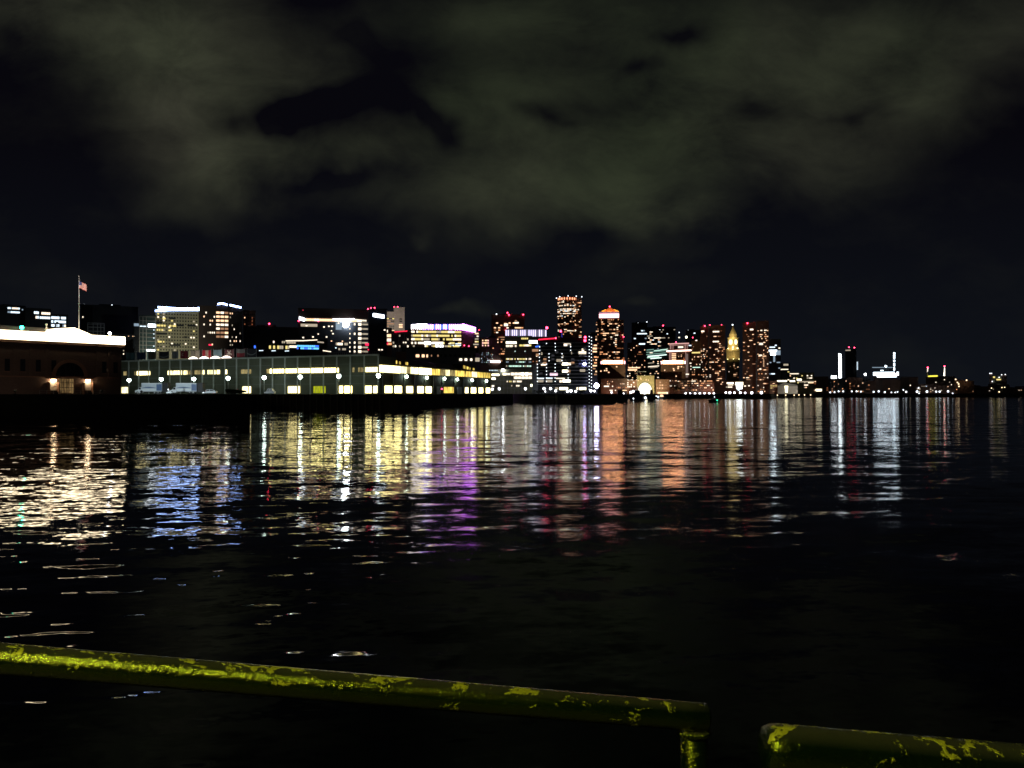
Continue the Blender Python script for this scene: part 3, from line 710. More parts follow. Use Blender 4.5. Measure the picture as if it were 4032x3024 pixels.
def car(name, label, u0, u1, D, zq, mat='white_paint', headlight=False, cat='car', hh=1.55):
    k = D / F; L = (u1 - u0) * k; s = L / 4.6
    c = thing(name, label, cat, (X(u0, D), D, zq), 0)
    prof = [(0, .35), (.02, .8), (.9, 1.0), (1.6, hh), (3.4, hh), (4.2, 1.05), (4.58, .95), (4.6, .35)]
    vs = [(x * s, 0, z) for x, z in prof] + [(x * s, 1.8, z) for x, z in prof]; n = len(prof)
    MB().add(vs, [tuple(range(n)), tuple(range(2 * n - 1, n - 1, -1))] + [(i, n + i, n + (i + 1) % n, (i + 1) % n) for i in range(n)], mat).build('body', c)
    MB().add([(1.15 * s, -.02, 1.02), (2.35 * s, -.02, 1.02), (2.35 * s, -.02, hh - .1), (1.7 * s, -.02, hh - .1)], [(0, 1, 2, 3)], 'dark_glass').add([(2.5 * s, -.02, 1.02), (3.9 * s, -.02, 1.02), (3.4 * s, -.02, hh - .1), (2.5 * s, -.02, hh - .1)], [(0, 1, 2, 3)], 'dark_glass').build('window', c)
    for x in (.85 * s, 3.7 * s): wheel(c, x, .15, .34, .22); wheel(c, x, 1.65, .34, .22)
    MB().box(-.06, -.004, .15, .45, .6, .78, 'lamp_white' if headlight else 'white_stone').build('headlight', c)
    if headlight: MB().ball((.12, -.12, .95), .25, 'ball_small').build('headlight', c, label='glaring headlight')
    return c
emit('ball_small', (.9, .95, 1), 30, True)
car('parked_car', 'white car with glaring headlight parked right of the trucks', 797, 850, 262, GZ + .08, headlight=True)
car('parked_van', 'pale van parked below the street lamp by the terminal front', 1040, 1080, 284, GZ, hh=2.1, cat='van')
def cart():
    D = 240; c = thing('utility_cart', 'small white utility cart between the two trucks', 'cart', (X(655, D), D, GZ + .08))
    MB().box(0, 1.6, 0, 1.0, .35, .6, 'white_paint').box(.5, .6, 0, 1, .603, 1.3, 'white_paint').box(.05, .45, .2, .8, .602, .9, 'black_paint').build('body', c)
    MB().ball((.55, .1, 1.45), .14, 'w_cool_ball').build('lamp', c)
    for x in (.3, 1.3): wheel(c, x, .05, .24, .14); wheel(c, x, .95, .24, .14)
emit('w_cool_ball', (.85, .93, 1), 5)
cart()
def tail():
    D = 250; c = thing('signal_lamp', 'small red lamp glowing between the quay bushes', 'lamp', (X(930, D), D, GZ + .08))
    MB().cyl((0, 0, 0), (0, 0, .9), .06, .05, 6, 'black_paint').build('post', c); MB().ball((0, 0, 1.15), .3, 'aviation_red').build('globe', c)
    c2 = thing('signal_lamp', 'small red lamp beside the amber window at the terminal side', 'lamp', (X(1740, 318), 318, GZ))
    MB().cyl((0, 0, 0), (0, 0, 1.9), .06, .05, 6, 'black_paint').build('post', c2); MB().ball((0, 0, 2.15), .28, 'aviation_red').build('globe', c2)
tail()
# bushes and trees as dark leafy silhouettes
def plant(name, label, x, y, z, w, h, trunk=0, seed=1, cat='bush', n=420, group=None):
    r = random.Random(seed); o = thing(name, label, cat, (x, y, z), 0, group); m = MB()
    cl = [(r.uniform(-.32, .32) * w, r.uniform(-.25, .25) * w, trunk + (h - trunk) * r.uniform(.25, .75), r.uniform(.2, .36)) for _ in range(7)]
    s = max(.1, w * .035)
    for i in range(n):
        c = r.choice(cl); d = Vector((r.gauss(0, 1), r.gauss(0, 1), r.gauss(0, 1))).normalized() * (r.random() ** .4) * c[3]
        p = Vector((c[0] + d.x * w, c[1] + d.y * w, min(h, max(trunk * .8 + .05, c[2] + d.z * (h - trunk) * 1.1))))
        a = Vector((r.gauss(0, 1), r.gauss(0, 1), r.gauss(0, 1))).normalized(); b = a.orthogonal().normalized()
        m.add([p - a * s, p + b * s * .8, p + a * s, p - b * s * .8], [(0, 1, 2, 3)], 'foliage')
    m.build('crown', o)
    m = MB().cyl((0, 0, 0), (0, 0, max(trunk, h * .4) * 1.1), w * .03 + .03, w * .015 + .02, 7, 'bark')
    for k in range(5): m.cyl((0, 0, max(trunk, h * .3) * .8), cl[k][:3], w * .014 + .015, .012, 5, 'bark')
    m.build('trunk', o); return o
plant('bush', 'larger round dark bush on the quay edge near the lamp post', X(915, 235), 235, GZ + .08, 4.6, 1.6, seed=3, n=700)
plant('bush', 'smaller dark bush right of the red signal lamp', X(945, 232), 232, GZ + .08, 4.2, 1.3, seed=4, n=600)

# ================================================================ CITY: left background
def block_a():
    b = Bld('office_block', 'dark office at far left with cool white lit floors behind the hall', -40, 100, 470); b.ztop = b.z(1207)
    b.body(1207, 30, 'dark_glass')
    b.facade(30, 78, 1205, 1236, 2, 8, .75, COOL, .95, .4, run=.5); b.facade(86, 98, 1210, 1236, 2, 2, .6, [('w_cool_dim', 1)], .9, .4)
    b.facade(-35, 28, 1210, 1300, 6, 8, .05, COOL, .8, .3); b.done()
    b = Bld('office_block', 'stepped dark office with bright white floors, left of the flagpole', 100, 268, 455); b.ztop = b.z(1240)
    b.body(1222, 30, 'dark_glass', u1=200); b.body(1242, 30, 'dark_glass', u0=200.5)
    b.facade(134, 153, 1224, 1260, 2, 3, .9, COOL, .9, .5, rows={0: 1.3, 1: .9}); b.facade(156, 198, 1226, 1260, 2, 6, .9, COOL, .92, .5, rows={0: 1.2, 1: 1.2}, run=.6)
    b.facade(202, 260, 1242, 1288, 3, 9, .8, COOL, .9, .6, rows={0: 1.1, 1: 1.3, 2: .9}, run=.4); b.red(169, 1219, 2.0, True); b.done()
    b = Bld('dark_tower', 'tall black tower right of the flagpole with two white corner lamps', 318, 545, 640); b.ztop = b.z(1208)
    b.body(1208, 40, 'dark_glass'); b.red(333, 1204, 1.8, True); b.red(441, 1200, 1.9, True); b.red(531, 1212, 1.7, True)
    b.facade(325, 540, 1212, 1380, 14, 24, .012, WHITE, .6, .3); b.win(326, 330, 1250, 1255, 'w_white'); b.done()
    b = Bld('scaffold_building', 'unfinished frame building just above the hall roof', 322, 412, 420); b.ztop = b.z(1272)
    m = MB()
    for v in (1272, 1288, 1304, 1318, 1340, 1360):
        m.box(b.x(345), b.x(411), -.15, .15, b.z(v) - .15, b.z(v) + .15, 'metal'); m.box(b.x(345), b.x(411), 9.9, 10.1, b.z(v) - .12, b.z(v) + .12, 'metal')
    for u in (345, 367, 384, 397, 411):
        m.box(b.x(u) - .12, b.x(u) + .12, -.2, -.151, 0, b.z(1272), 'metal'); m.box(b.x(u) - .12, b.x(u) + .12, 10.11, 10.3, 0, b.z(1272), 'metal')
    m.build('frame', b.root); MB().box(b.x(348), b.x(408), .5, 9.5, 0, b.z(1290), 'dark_glass').build('wall', b.root); b.done()
    b = Bld('glass_office', 'narrow grey gridded office with glowing top corner left of the hotel', 527, 614, 470); b.ztop = b.z(1246)
    b.body(1247, 20, 'teal_glass', u0=549); b.body(1272, 20, 'dark_glass', u1=548.5)
    m = MB()
    for v in list(range(1247, 1376, 16)): m.box(b.x(549), b.x(613), -.3, -.004, b.z(v) - .12, b.z(v) + .12, 'metal')
    for u in (549.5, 563, 576, 612): m.box(b.x(u) - .15, b.x(u) + .15, -.42, -.303, 0, b.z(1246), 'metal')
    m.build('facade_grid', b.root)
    b.win(583, 614, 1275, 1287, 'sign_white'); b.win(551, 576, 1283, 1287, 'w_cool'); b.win(528, 547, 1275, 1285, 'w_cool_dim')
    for v in (1298, 1314, 1330, 1362): b.win(604, 608, v - 1.5, v + 1.5, 'w_cool')
    b.win(577, 591, 1375, 1382, 'ball_cool'); b.win(594, 610, 1375, 1382, 'ball_cool'); b.win(588, 599, 1394, 1401, 'w_cool'); b.done()
    b = Bld('low_block', 'low dark block with faint dotted lamps right of the hall roof', 440, 530, 430); b.ztop = b.z(1325)
    b.body(1322, 20, 'dark_glass'); b.facade(492, 532, 1315, 1328, 1, 7, .7, WHITE, .5, .4); b.facade(470, 530, 1335, 1400, 5, 9, .05, WHITE, .6, .3); b.done()
emit('ball_cool', (.85, .95, 1), 7)
block_a()
def hotel():
    b = Bld('hotel_building', 'pale olive hotel slab with two blue white roof strips', 613, 783, 500); b.ztop = b.z(1228)
    b.body(1226, 22, 'olive_panel', plant=False)
    r = random.Random(5)
    b.facade(618, 780, 1232, 1385, 12, 15, .17, [('w_white', 4), ('w_yellow', 3), ('w_white_dim', 3)], .52, .42, dark='dark_glass', cols=[1.2, 1, 1.4, .5, 1.2, .8, .5, .4, .3, .5, .6, .8, 1.4, 1.6, 2])
    for u0, u1, v in ((666, 692, 1254), (694, 724, 1281), (738, 776, 1281), (616, 658, 1316), (668, 710, 1359), (616, 640, 1272), (725, 737, 1327)): b.dark.append(((b.x(u0) + b.x(u1)) / 2, -.1, b.z(v), b.x(u1) - b.x(u0), 1.1, 'dark_glass', None))
    for u0, u1, v in ((618, 632, 1284), (635, 643, 1284), (646, 652, 1284), (618, 624, 1301), (627, 632, 1301), (636, 642, 1301), (667, 675, 1284), (680, 693, 1284), (641, 652, 1256), (622, 637, 1347), (643, 647, 1347), (669, 676, 1301)): b.win(u0, u1, v - 3.4, v + 3.4, 'w_yellow', -.12)
    b.strip(612, 1227.5, 668, 1222, 5.5, 'roof_blue'); b.strip(668, 1222, 787, 1217, 5.5, 'roof_blue')
    b.strip(622, 1209.5, 700, 1211.5, 6, 'roof_blue', y=5); b.strip(700, 1211.5, 755, 1210, 6, 'roof_blue', y=5); b.strip(755, 1210, 822, 1202, 6, 'roof_blue', y=5)
    MB().box(b.x(618), b.x(783), 5.4, 16, b.z(1226) + 1, b.z(1213), 'grey_panel').build('roof_screen', b.root); b.done()
    b = Bld('hotel_building', 'dark curved hotel wing with stacked warm lit windows', 784, 957, 505); b.ztop = b.z(1208)
    b.body(1212, 24, 'dark_maroon', u0=785, u1=850, plant=False); b.body(1200, 24, 'dark_maroon', u0=850.5, u1=900, plant=False, y=-1); b.body(1206, 24, 'dark_maroon', u0=900.5, u1=956, plant=False)
    b.strip(857, 1199, 874, 1195, 6, 'roof_blue', y=-1.4); b.strip(874, 1195, 895, 1200, 6, 'roof_blue', y=-1.4); b.strip(905, 1200, 950, 1208, 6, 'roof_blue')
    b.facade(850, 900, 1224, 1334, 7, 3, .95, [('w_warm', 2), ('w_white', 2), ('w_warm_dim', 2)], .8, .5, y=-1.1, rows={0: .8, 1: .9, 2: 1.1, 3: .7, 4: 1.1, 5: .9, 6: .7})
    b.facade(800, 848, 1225, 1365, 9, 6, .3, WHITE, .6, .4); b.facade(903, 950, 1225, 1365, 9, 6, .22, WHITE, .4, .4); b.win(822, 834, 1356, 1361, 'w_redlit')
    b.facade(850, 950, 1366, 1400, 2, 12, .25, WHITE, .5, .3); b.done()
    b = Bld('brown_tower', 'small reddish brown tower right of the dark hotel wing', 957, 1006, 560); b.ztop = b.z(1230)
    b.body(1227, 18, 'brown_stone'); b.facade(960, 1004, 1232, 1296, 5, 6, .35, [('w_orange_dim', 4), ('w_warm', 1)], .5, .4, dark='dark_glass'); b.red(997, 1228, 2.6); b.done()
emit('w_redlit', (1, .02, .08), 2)
hotel()
fpos = P(700, 1404, 455)
for i, u in enumerate((632, 680, 725)):
    q = P(u, 1400, 462); floodlight('floodlight before the olive hotel, number %s from the left' % ('first', 'second', 'third')[i], (q.x, 452, GZ), (P(u - 12, 1300, 500).x, 500, Zv(1300, 500)), 26000, (1, .95, .72), 62)

def mid_left():
    b = Bld('dark_hall', 'low black hall with one red roof lamp between the hotel and wide office', 962, 1180, 560); b.ztop = b.z(1292)
    b.body(1292, 40, 'dark_glass'); b.red(1060, 1275, 3.2); b.facade(1010, 1170, 1300, 1390, 6, 20, .03, WHITE, .5, .3); b.win(1001, 1007, 1362, 1372, 'w_blue'); b.done()
    b = Bld('curved_office', 'low wide office with warm and electric blue lit floor', 1050, 1290, 480); b.ztop = b.z(1340)
    b.body(1341, 20, 'dark_glass', plant=False)
    b.strip(1125, 1343, 1195, 1341, 3, 'w_white', 'eave_light'); b.strip(1195, 1341, 1250, 1337, 3, 'w_white', 'eave_light'); b.strip(1250, 1345, 1276, 1347, 5, 'w_white_dim', 'eave_light')
    b.facade(1075, 1130, 1341, 1355, 1, 8, .4, WHITE, .8, .6); b.facade(1128, 1165, 1344, 1355, 1, 4, .9, [('w_white_dim', 1)], .9, .7)
    b.facade(1060, 1140, 1360, 1377, 1, 10, .95, [('w_yellow', 2), ('w_white_dim', 2)], .9, .75, rows={0: 1.2}); b.facade(1140, 1168, 1360, 1370, 1, 3, 1, [('w_white', 1)], .95, .8, rows={0: 2})
    b.facade(1168, 1256, 1358, 1366, 1, 12, .95, [('w_blue', 3), ('w_cyan', 2)], .9, .8, rows={0: 1.4}); b.facade(1168, 1256, 1366, 1376, 1, 12, .8, [('w_blue', 4), ('w_cyan', 1), ('w_cool', 1)], .9, .7, rows={0: 1.4})
    for u in (1030, 1078, 1130): b.strip(u - 8, 1383, u + 8, 1382, 2.5, 'w_cool', 'canopy_light')
    b.strip(1272, 1379, 1305, 1383, 3, 'w_white', 'canopy_light'); b.done()
    b = Bld('office_block', 'big dark office with white lit eave and glowing round lamp', 1176, 1452, 560); b.ztop = b.z(1222)
    b.body(1222, 30, 'dark_maroon', plant=False, vbot=1254, name='penthouse', y=-1.5); b.body(1254.5, 30, 'dark_glass', plant=False)
    MB().box(b.x(1176), b.x(1452), -2, 30, b.z(1268), b.z(1266.5), 'grey_panel').build('canopy', b.root)
    b.facade(1188, 1445, 1255, 1267, 1, 26, .85, [('w_white', 3), ('w_warm', 2), ('w_white_dim', 1)], .97, .8, rows={0: 1.3}, cols=[1], y=-.05)
    b.strip(1180, 1257, 1200, 1262, 12, 'sign_white', 'eave_light', -2.2); b.strip(1310, 1259, 1395, 1256, 4, 'sign_white', 'eave_light', -2.2); b.strip(1395, 1257, 1443, 1261, 3, 'w_white', 'eave_light', -2.2)
    b.win(1185, 1250, 1277, 1288, 'w_white_dim'); b.win(1204, 1212, 1283, 1287, 'w_white'); 
    for u, v in ((1276, 1288), (1295, 1285), (1308, 1285), (1333, 1272), (1311, 1314), (1195, 1331), (1233, 1328), (1286, 1327)): b.win(u - 3, u + 3, v - 2.5, v + 2.5, 'w_white')
    b.win(1322, 1345, 1270, 1298, 'w_cool_dim', .02)
    MB().ball((b.x(1362), -1.8, b.z(1277)), 12 * b.k, 'ball_white', 16, 10).build('round_lamp', b.root, label='glowing white round lamp')
    MB().box(b.x(1362) - .2, b.x(1362) + .2, -1.2, 0, b.z(1277) - .2, b.z(1277) + .2, 'black_paint').build('bracket', b.root)
    for j, v in enumerate((1275, 1293, 1313, 1331, 1348, 1366, 1383)):
        b.win(1411, 1424, v - 5, v + 5, 'w_white' if j not in (4,) else 'w_white_dim'); b.win(1426, 1430, v - 3, v + 3, 'w_white_dim'); b.win(1431, 1450, v - 3, v + 3, 'w_white_dim')
        b.win(1376, 1380, v - 3, v + 3, 'w_white' if j > 0 else 'w_white_dim')
        if j in (0, 2, 4, 5, 6): b.win(1394, 1400, v - 4, v + 4, 'w_white')
    b.facade(1322, 1370, 1348, 1360, 1, 7, .9, [('w_white', 1), ('w_white_dim', 2)], .9, .8, rows={0: 1.3}); b.facade(1332, 1370, 1369, 1380, 1, 5, .8, [('w_white_dim', 1)], .9, .7)
    b.facade(1180, 1370, 1296, 1390, 7, 22, .03, WHITE, .6, .3); b.red(1195, 1225, 3.0, y=-1); b.red(1178, 1268, 2.6, y=-3); b.red(1254, 1267, 2.2, y=-3); b.done()
    b = Bld('glass_tower', 'navy glass tower with glowing white sign at its top', 1453, 1524, 545); b.ztop = b.z(1222)
    b.body(1221, 30, 'navy_glass'); b.facade(1455, 1520, 1260, 1385, 8, 6, .08, [('w_cool_dim', 2), ('w_white', 1)], .6, .3)
    MB().add([(b.x(1469), -.3, b.z(1247)), (b.x(1513), -.3, b.z(1253)), (b.x(1513), -.3, b.z(1240)), (b.x(1469), -.3, b.z(1234)), (b.x(1469), -.01, b.z(1247)), (b.x(1513), -.01, b.z(1253)), (b.x(1513), -.01, b.z(1240)), (b.x(1469), -.01, b.z(1234))],
             [(0, 1, 2, 3), (7, 6, 5, 4), (0, 4, 5, 1), (1, 5, 6, 2), (2, 6, 7, 3), (3, 7, 4, 0)], 'sign_white').build('sign', b.root, label='glowing white rooftop sign')
    for u, v in ((1449, 1217), (1461, 1213), (1475, 1212), (1501, 1218)): b.red(u, v, 2.4)
    b.strip(1438, 1356, 1452, 1357, 9, 'w_redlit', 'sign', -.4); b.win(1448, 1453, 1375, 1379, 'w_redlit', -.1); b.done()
    b = Bld('concrete_tower', 'pale concrete tower with three red lamps on top', 1522, 1593, 680); b.ztop = b.z(1214)
    b.body(1214, 20, 'pale_concrete', u0=1551, plant=False); b.body(1232, 20, 'pale_concrete', u1=1550.5, plant=False)
    for u, v in ((1552, 1209), (1566, 1208), (1590, 1214)): b.red(u, v, 2.4)
    for v in (1256, 1265): b.dark.append((b.x(1578), -.1, b.z(v), 10 * b.k, 5 * b.k, 'dark_glass', None))
    b.win(1571, 1585, 1276, 1281, 'w_warm'); b.win(1571, 1585, 1285, 1290, 'w_warm')
    b.facade(1524, 1552, 1250, 1310, 6, 4, .5, [('w_yellow', 2), ('w_warm_dim', 2)], .9, .4, run=.5, dark='dark_glass'); b.win(1538, 1553, 1300, 1306, 'w_warm'); b.done()
    q = P(1560, 1300, 655); floodlight('floodlight on a roof before the pale concrete tower', (q.x, 640, Zv(1300, 650)), (P(1565, 1240, 680).x, 680, Zv(1240, 680)), 30000, (1, .85, .7), 90)
    b = Bld('office_block', 'low office with three bright white lit floors left of the purple crown', 1500, 1612, 560); b.ztop = b.z(1300)
    b.body(1296, 25, 'brown_stone', u1=1542, plant=False); b.body(1308, 25, 'grey_panel', u0=1542.5)
    for v0, v1, u1 in ((1298, 1311, 1527), (1315, 1329, 1540), (1332, 1346, 1540)): b.facade(1504, u1, v0, v1, 1, 5, 1, [('w_white', 3), ('w_warm', 2)], .92, .8, rows={0: 2}, cols=[1])
    b.facade(1545, 1610, 1315, 1370, 4, 8, .45, [('w_white', 2), ('w_orange', 2), ('w_white_dim', 3)], .7, .5)
    m = MB()
    for u in (1570, 1593): m.box(b.x(u) - .25, b.x(u) + .25, -.5, -.2, 0, b.z(1309), 'white_stone')
    for v in (1311, 1352): m.box(b.x(1570), b.x(1610), -.52, -.19, b.z(v) - .25, b.z(v) + .25, 'white_stone')
    m.build('facade_grid', b.root); b.win(1520, 1542, 1350, 1358, 'w_orange'); b.win(1523, 1529, 1350, 1357, 'w_redlit', -.1)
    b.strip(1553, 1307, 1604, 1303, 3, 'red_glow', 'sign'); b.done()
mid_left()
def crown_building():
    b = Bld('lit_crown_office', 'office with purple and white glowing crown of upright fins', 1608, 1876, 600); b.ztop = b.z(1275)
    b.body(1300, 30, 'dark_brown', u0=1610, u1=1818, plant=False)
    MB().prism([(b.x(1818.2), 0), (b.x(1866), 9), (b.x(1866), 30), (b.x(1818.2), 30)], 0, b.z(1304), 'brown_stone').build('side_wall', b.root)
    b.body(1278, 8, 'navy_glass', u0=1622, u1=1816, vbot=1299, name='crown', y=1.2, plant=False)
    n = 27
    for i in range(n):
        u = 1622 + (1815 - 1622) * i / (n - 1); v0 = 1279 - 2 * (i / n); 
        mt = 'crown_white' if i < 6 else ('crown_violet' if i < 10 else ('crown_blue' if i in (12, 16, 19) else ('crown_violet' if i % 3 == 0 and i < 17 else 'crown_pink')))
        MB().box(-.4, .4, -.4, .4, b.z(1299), b.z(v0), mt).build('light_fin', b.root, (b.x(u), .2, 0))
    b.strip(1620, 1285, 1640, 1283, 11, 'crown_white', 'light_panel', .9); b.strip(1640, 1281, 1682, 1280, 9, 'crown_white', 'light_panel', .9)
    for i in range(11):
        t_ = i / 10; MB().box(-.7, .7, -.5, .5, b.z(1299 + 5 * t_), b.z(1275 + 9 * t_), 'crown_purple' if i % 2 else 'crown_pink').build('light_fin', b.root, (b.x(1824 + 47 * t_), -.2 + 9.2 * t_, 0), R(40))
    for i in range(9): MB().box(b.x(1822 + i * 5) - .2, b.x(1822 + i * 5) + .2, -.4 + .93 * i * 1.0, -.1 + .93 * i * 1.0, 0, b.z(1304), 'grey_panel').build('rib', b.root)
    for j, (v0, v1, p_) in enumerate(((1302, 1312, 1.0), (1317, 1327, .9), (1331, 1341, .75), (1346, 1356, .5), (1359, 1367, .4))):
        b.facade(1620, 1816, v0, v1, 1, 30, p_, [('w_yellow', 3), ('w_white', 3), ('w_white_dim', 2)], .93, .75, rows={0: 1}, run=.5, cols=[1, 1, .8, 1, 1.2])
    b.win(1671, 1695, 1345, 1357, 'sign_white'); b.win(1703, 1746, 1346, 1355, 'w_white'); b.facade(1760, 1815, 1350, 1363, 2, 10, .6, COOL, .9, .5); b.win(1715, 1726, 1358, 1366, 'sign_white'); b.win(1731, 1746, 1359, 1366, 'sign_white')
    b.red(1828, 1360, 2.2, y=-2); b.red(1846, 1363, 2.2, y=-2); b.win(1700, 1703, 1361, 1364, 'w_white'); b.done()
    b = Bld('narrow_office', 'narrow office with green white floors right of the purple crown', 1860, 1888, 640); b.ztop = b.z(1303)
    b.body(1305, 20, 'grey_panel'); b.facade(1863, 1884, 1308, 1372, 6, 3, .55, OFFICE, .85, .45, run=.4); b.red(1886, 1301, 2.6); b.done()
    b = Bld('pink_lit_block', 'low block with pinkish lit windows and steel dome behind the terminal', 1889, 1972, 660); b.ztop = b.z(1332)
    b.body(1334, 25, 'brown_stone', plant=False); b.facade(1898, 1925, 1336, 1365, 3, 5, .7, [('w_pink', 3), ('w_warm', 2)], .8, .55); b.facade(1926, 1970, 1330, 1400, 6, 7, .2, RED, .6, .35)
    b.facade(1890, 1945, 1386, 1430, 6, 14, .5, [('w_green', 2), ('w_cool_dim', 5), ('w_cool', 1)], .35, .5)
    vs = MB(); vs.ball((b.x(1940), 14, b.z(1334)), 19 * b.k, 'navy_glass', 16, 10).build('dome', b.root); b.strip(1932, 1423, 1969, 1424, 6, 'sign_white', 'canopy_light', -.4); b.done()
    # low building between terminal and crown office
    b = Bld('warehouse', 'dim stone warehouse with small square windows above the terminal roof', 1560, 1892, 480); b.ztop = b.z(1374)
    b.body(1384, 18, 'grey_panel', u0=1600, u1=1872, plant=False); b.body(1392, 18, 'brown_stone', u1=1599.5, plant=False)
    b.body(1371, 10, 'dark_glass', u0=1580, u1=1888, y=8, vbot=1383, name='upper_storey', plant=False)
    for u in list(range(1640, 1872, 19)): b.dark.append((b.x(u), -.1, b.z(1400), 11 * b.k, 10 * b.k, 'dark_glass', None))
    for u0, u1 in ((1638, 1651), (1661, 1672), (1679, 1685)): b.win(u0, u1, 1396, 1407, 'w_warm', -.15)
    for u0, u1 in ((1697, 1701), (1722, 1727)): b.win(u0, u1, 1397, 1404, 'w_warm_dim', -.15)
    for u0, u1 in ((1809, 1820), (1830, 1840), (1852, 1860)): b.win(u0, u1, 1411, 1420, 'w_white', -.15)
    b.win(1872, 1889, 1408, 1423, 'w_white_dim')
    for u0, u1 in ((1598, 1612), (1622, 1632), (1682, 1699), (1715, 1736)): b.strip(u0, 1388, u1, 1387, 3, 'w_warm', 'roof_light', 7.6); 
    for u, v in ((1604, 1384), (1624, 1384), (1688, 1382), (1716, 1382)): b.win(u - 2.5, u + 2.5, v - 2.5, v + 2.5, 'w_white', 7.8)
    b.done()
crown_building()

# ================================================================ FAN PIER and downtown
def fan_pier():
    b = Bld('dark_tower', 'tall dark reddish tower with warm windows behind the violet crowned block', 1935, 2065, 1050); b.ztop = b.z(1241)
    b.body(1241, 40, 'dark_brown'); b.facade(1945, 2060, 1258, 1500, 26, 14, .22, WARM, .85, .42, run=.35, rows={0: .2, 1: .9, 2: .9, 3: 1.5, 4: 1.5})
    for u, v, w in ((1955, 1237, 1), (1998, 1232, 0), (2004, 1240, 0), (2060, 1239, 0), (1992, 1298, 0)): b.red(u, v, 2.4, bool(w), y=-1)
    b.win(1985, 2000, 1274, 1284, 'w_white'); b.win(2026, 2042, 1268, 1274, 'w_white'); b.done()
    b = Bld('violet_crown_block', 'rounded office with violet white crown and lit lower floors', 1988, 2118, 600); b.ztop = b.z(1297)
    b.body(1327, 30, 'olive_panel', plant=False, u1=2094); b.body(1340, 30, 'brown_stone', u0=2094.5, plant=False)
    MB().box(b.x(1990), b.x(2150), 2.2, 25, b.z(1340), b.z(1298), 'grey_panel').build('crown', b.root)
    MB().box(b.x(1989), b.x(2154), -.4, 2.6, b.z(1298) + .01, b.z(1296), 'metal').box(b.x(1989), b.x(2154), -.5, 2.0, b.z(1327), b.z(1325), 'metal').build('cornice', b.root)
    br = [1, 1, 0, 1, 1, 0, 0, 1, 1, 0, 0, 1, 1, 1, 1, 0, 1, 0, 0, 1]
    for i, q in enumerate(br):
        u = 1993 + i * 8.2; MB().box(-.5, .5, -.15, .15, b.z(1325) + .05, b.z(1299), 'fin_violet' if q or i % 4 == 1 else 'fin_dim').build('light_fin', b.root, (b.x(u), .4, 0))
    m = MB()
    for v in range(1338, 1452, 9): m.box(b.x(1988), b.x(2094), -.2, -.004, b.z(v) - .1, b.z(v) + .1, 'metal')
    for u in range(1992, 2094, 13): m.box(b.x(u) - .1, b.x(u) + .1, -.26, -.203, 0, b.z(1338), 'metal')
    m.build('facade_grid', b.root)
    b.facade(1992, 2034, 1343, 1355, 1, 6, 1, [('sign_dim', 1)], .9, .7, rows={0: 2}); b.facade(1992, 2034, 1357, 1368, 1, 6, 1, [('w_white', 1), ('sign_dim', 1)], .9, .7, rows={0: 2})
    b.facade(2045, 2092, 1355, 1365, 1, 7, 1, [('w_white', 3), ('w_yellow', 1)], .9, .7, rows={0: 2}); b.facade(2052, 2080, 1328, 1338, 1, 4, 1, [('w_yellow', 1)], .8, .6, rows={0: 2}); b.win(2083, 2115, 1341, 1351, 'sign_white')
    b.facade(1992, 2092, 1409, 1418, 1, 18, .65, [('w_white', 1), ('w_yellow', 1)], .7, .6, rows={0: 1.2}); b.facade(1992, 2092, 1421, 1430, 1, 18, .65, [('w_green', 1), ('w_cool_dim', 1)], .7, .5, rows={0: 1.1})
    b.facade(1992, 2092, 1437, 1446, 1, 18, .65, [('w_green', 1), ('w_white_dim', 1)], .7, .6, rows={0: 1.2}); b.facade(1992, 2092, 1370, 1405, 4, 18, .06, [('w_green', 1)], .7, .4); b.facade(2096, 2117, 1375, 1450, 7, 3, .3, WARM, .7, .4)
    b.done()
    b = Bld('podium_building', 'wide low glassy building with long bright floors at terminal end', 1935, 2112, 565); b.ztop = b.z(1455)
    b.body(1460, 20, 'olive_panel', plant=False)
    m = MB()
    for u in range(1970, 2100, 14): m.box(b.x(u) - .12, b.x(u) + .12, -.25, -.004, 0, b.z(1462), 'metal')
    for v in (1462, 1480, 1497, 1512, 1528): m.box(b.x(1936), b.x(2096), -.2, -.003, b.z(v) - .12, b.z(v) + .12, 'metal')
    m.build('facade_grid', b.root)
    for u0, u1, v0, v1 in ((1936, 1966, 1472, 1480), (1980, 2008, 1469, 1477), (2010, 2064, 1467, 1478), (2066, 2094, 1467, 1478), (1936, 1951, 1487, 1495), (2023, 2094, 1482, 1492)):
        n = max(1, int((u1 - u0) / 13)); b.facade(u0, u1, v0, v1, 1, n, 1, [('w_white', 2), ('sign_dim', 1)], .95, .95, rows={0: 2}, cols=[1])
    b.facade(1995, 2065, 1498, 1506, 1, 14, .8, [('w_white', 1), ('w_yellow', 1)], .7, .8); b.facade(1990, 2060, 1515, 1523, 1, 10, .5, OFFICE, .8, .7); b.win(2089, 2103, 1513, 1522, 'sign_dim'); b.win(1936, 1946, 1517, 1523, 'w_white')
    MB().ball((b.x(1981), -1, b.z(1457)), 4.5 * b.k, 'ball_flood', 10, 6).build('roof_lamp', b.root, label='bright round roof lamp'); MB().box(b.x(1981) - .1, b.x(1981) + .1, -1, -.5, b.z(1470), b.z(1461), 'metal').build('mast', b.root)
    b.facade(1925, 1960, 1455, 1462, 1, 6, .5, COOL, .4, .5, y=-.3); b.done()
    # residential block with balconies
    b = Bld('apartment_block', 'dark waterfront apartment block with lamp dotted balconies', 2100, 2322, 560); b.ztop = b.z(1332)
    b.body(1346, 30, 'dark_glass', u0=2118, u1=2312, plant=False); b.body(1331, 14, 'black_paint', u0=2135, u1=2306, y=8, vbot=1345.5, name='penthouse', plant=False)
    b.body(1440, 30, 'grey_panel', u0=2096, u1=2117.5, plant=False)
    nfl = 13; v = 1346
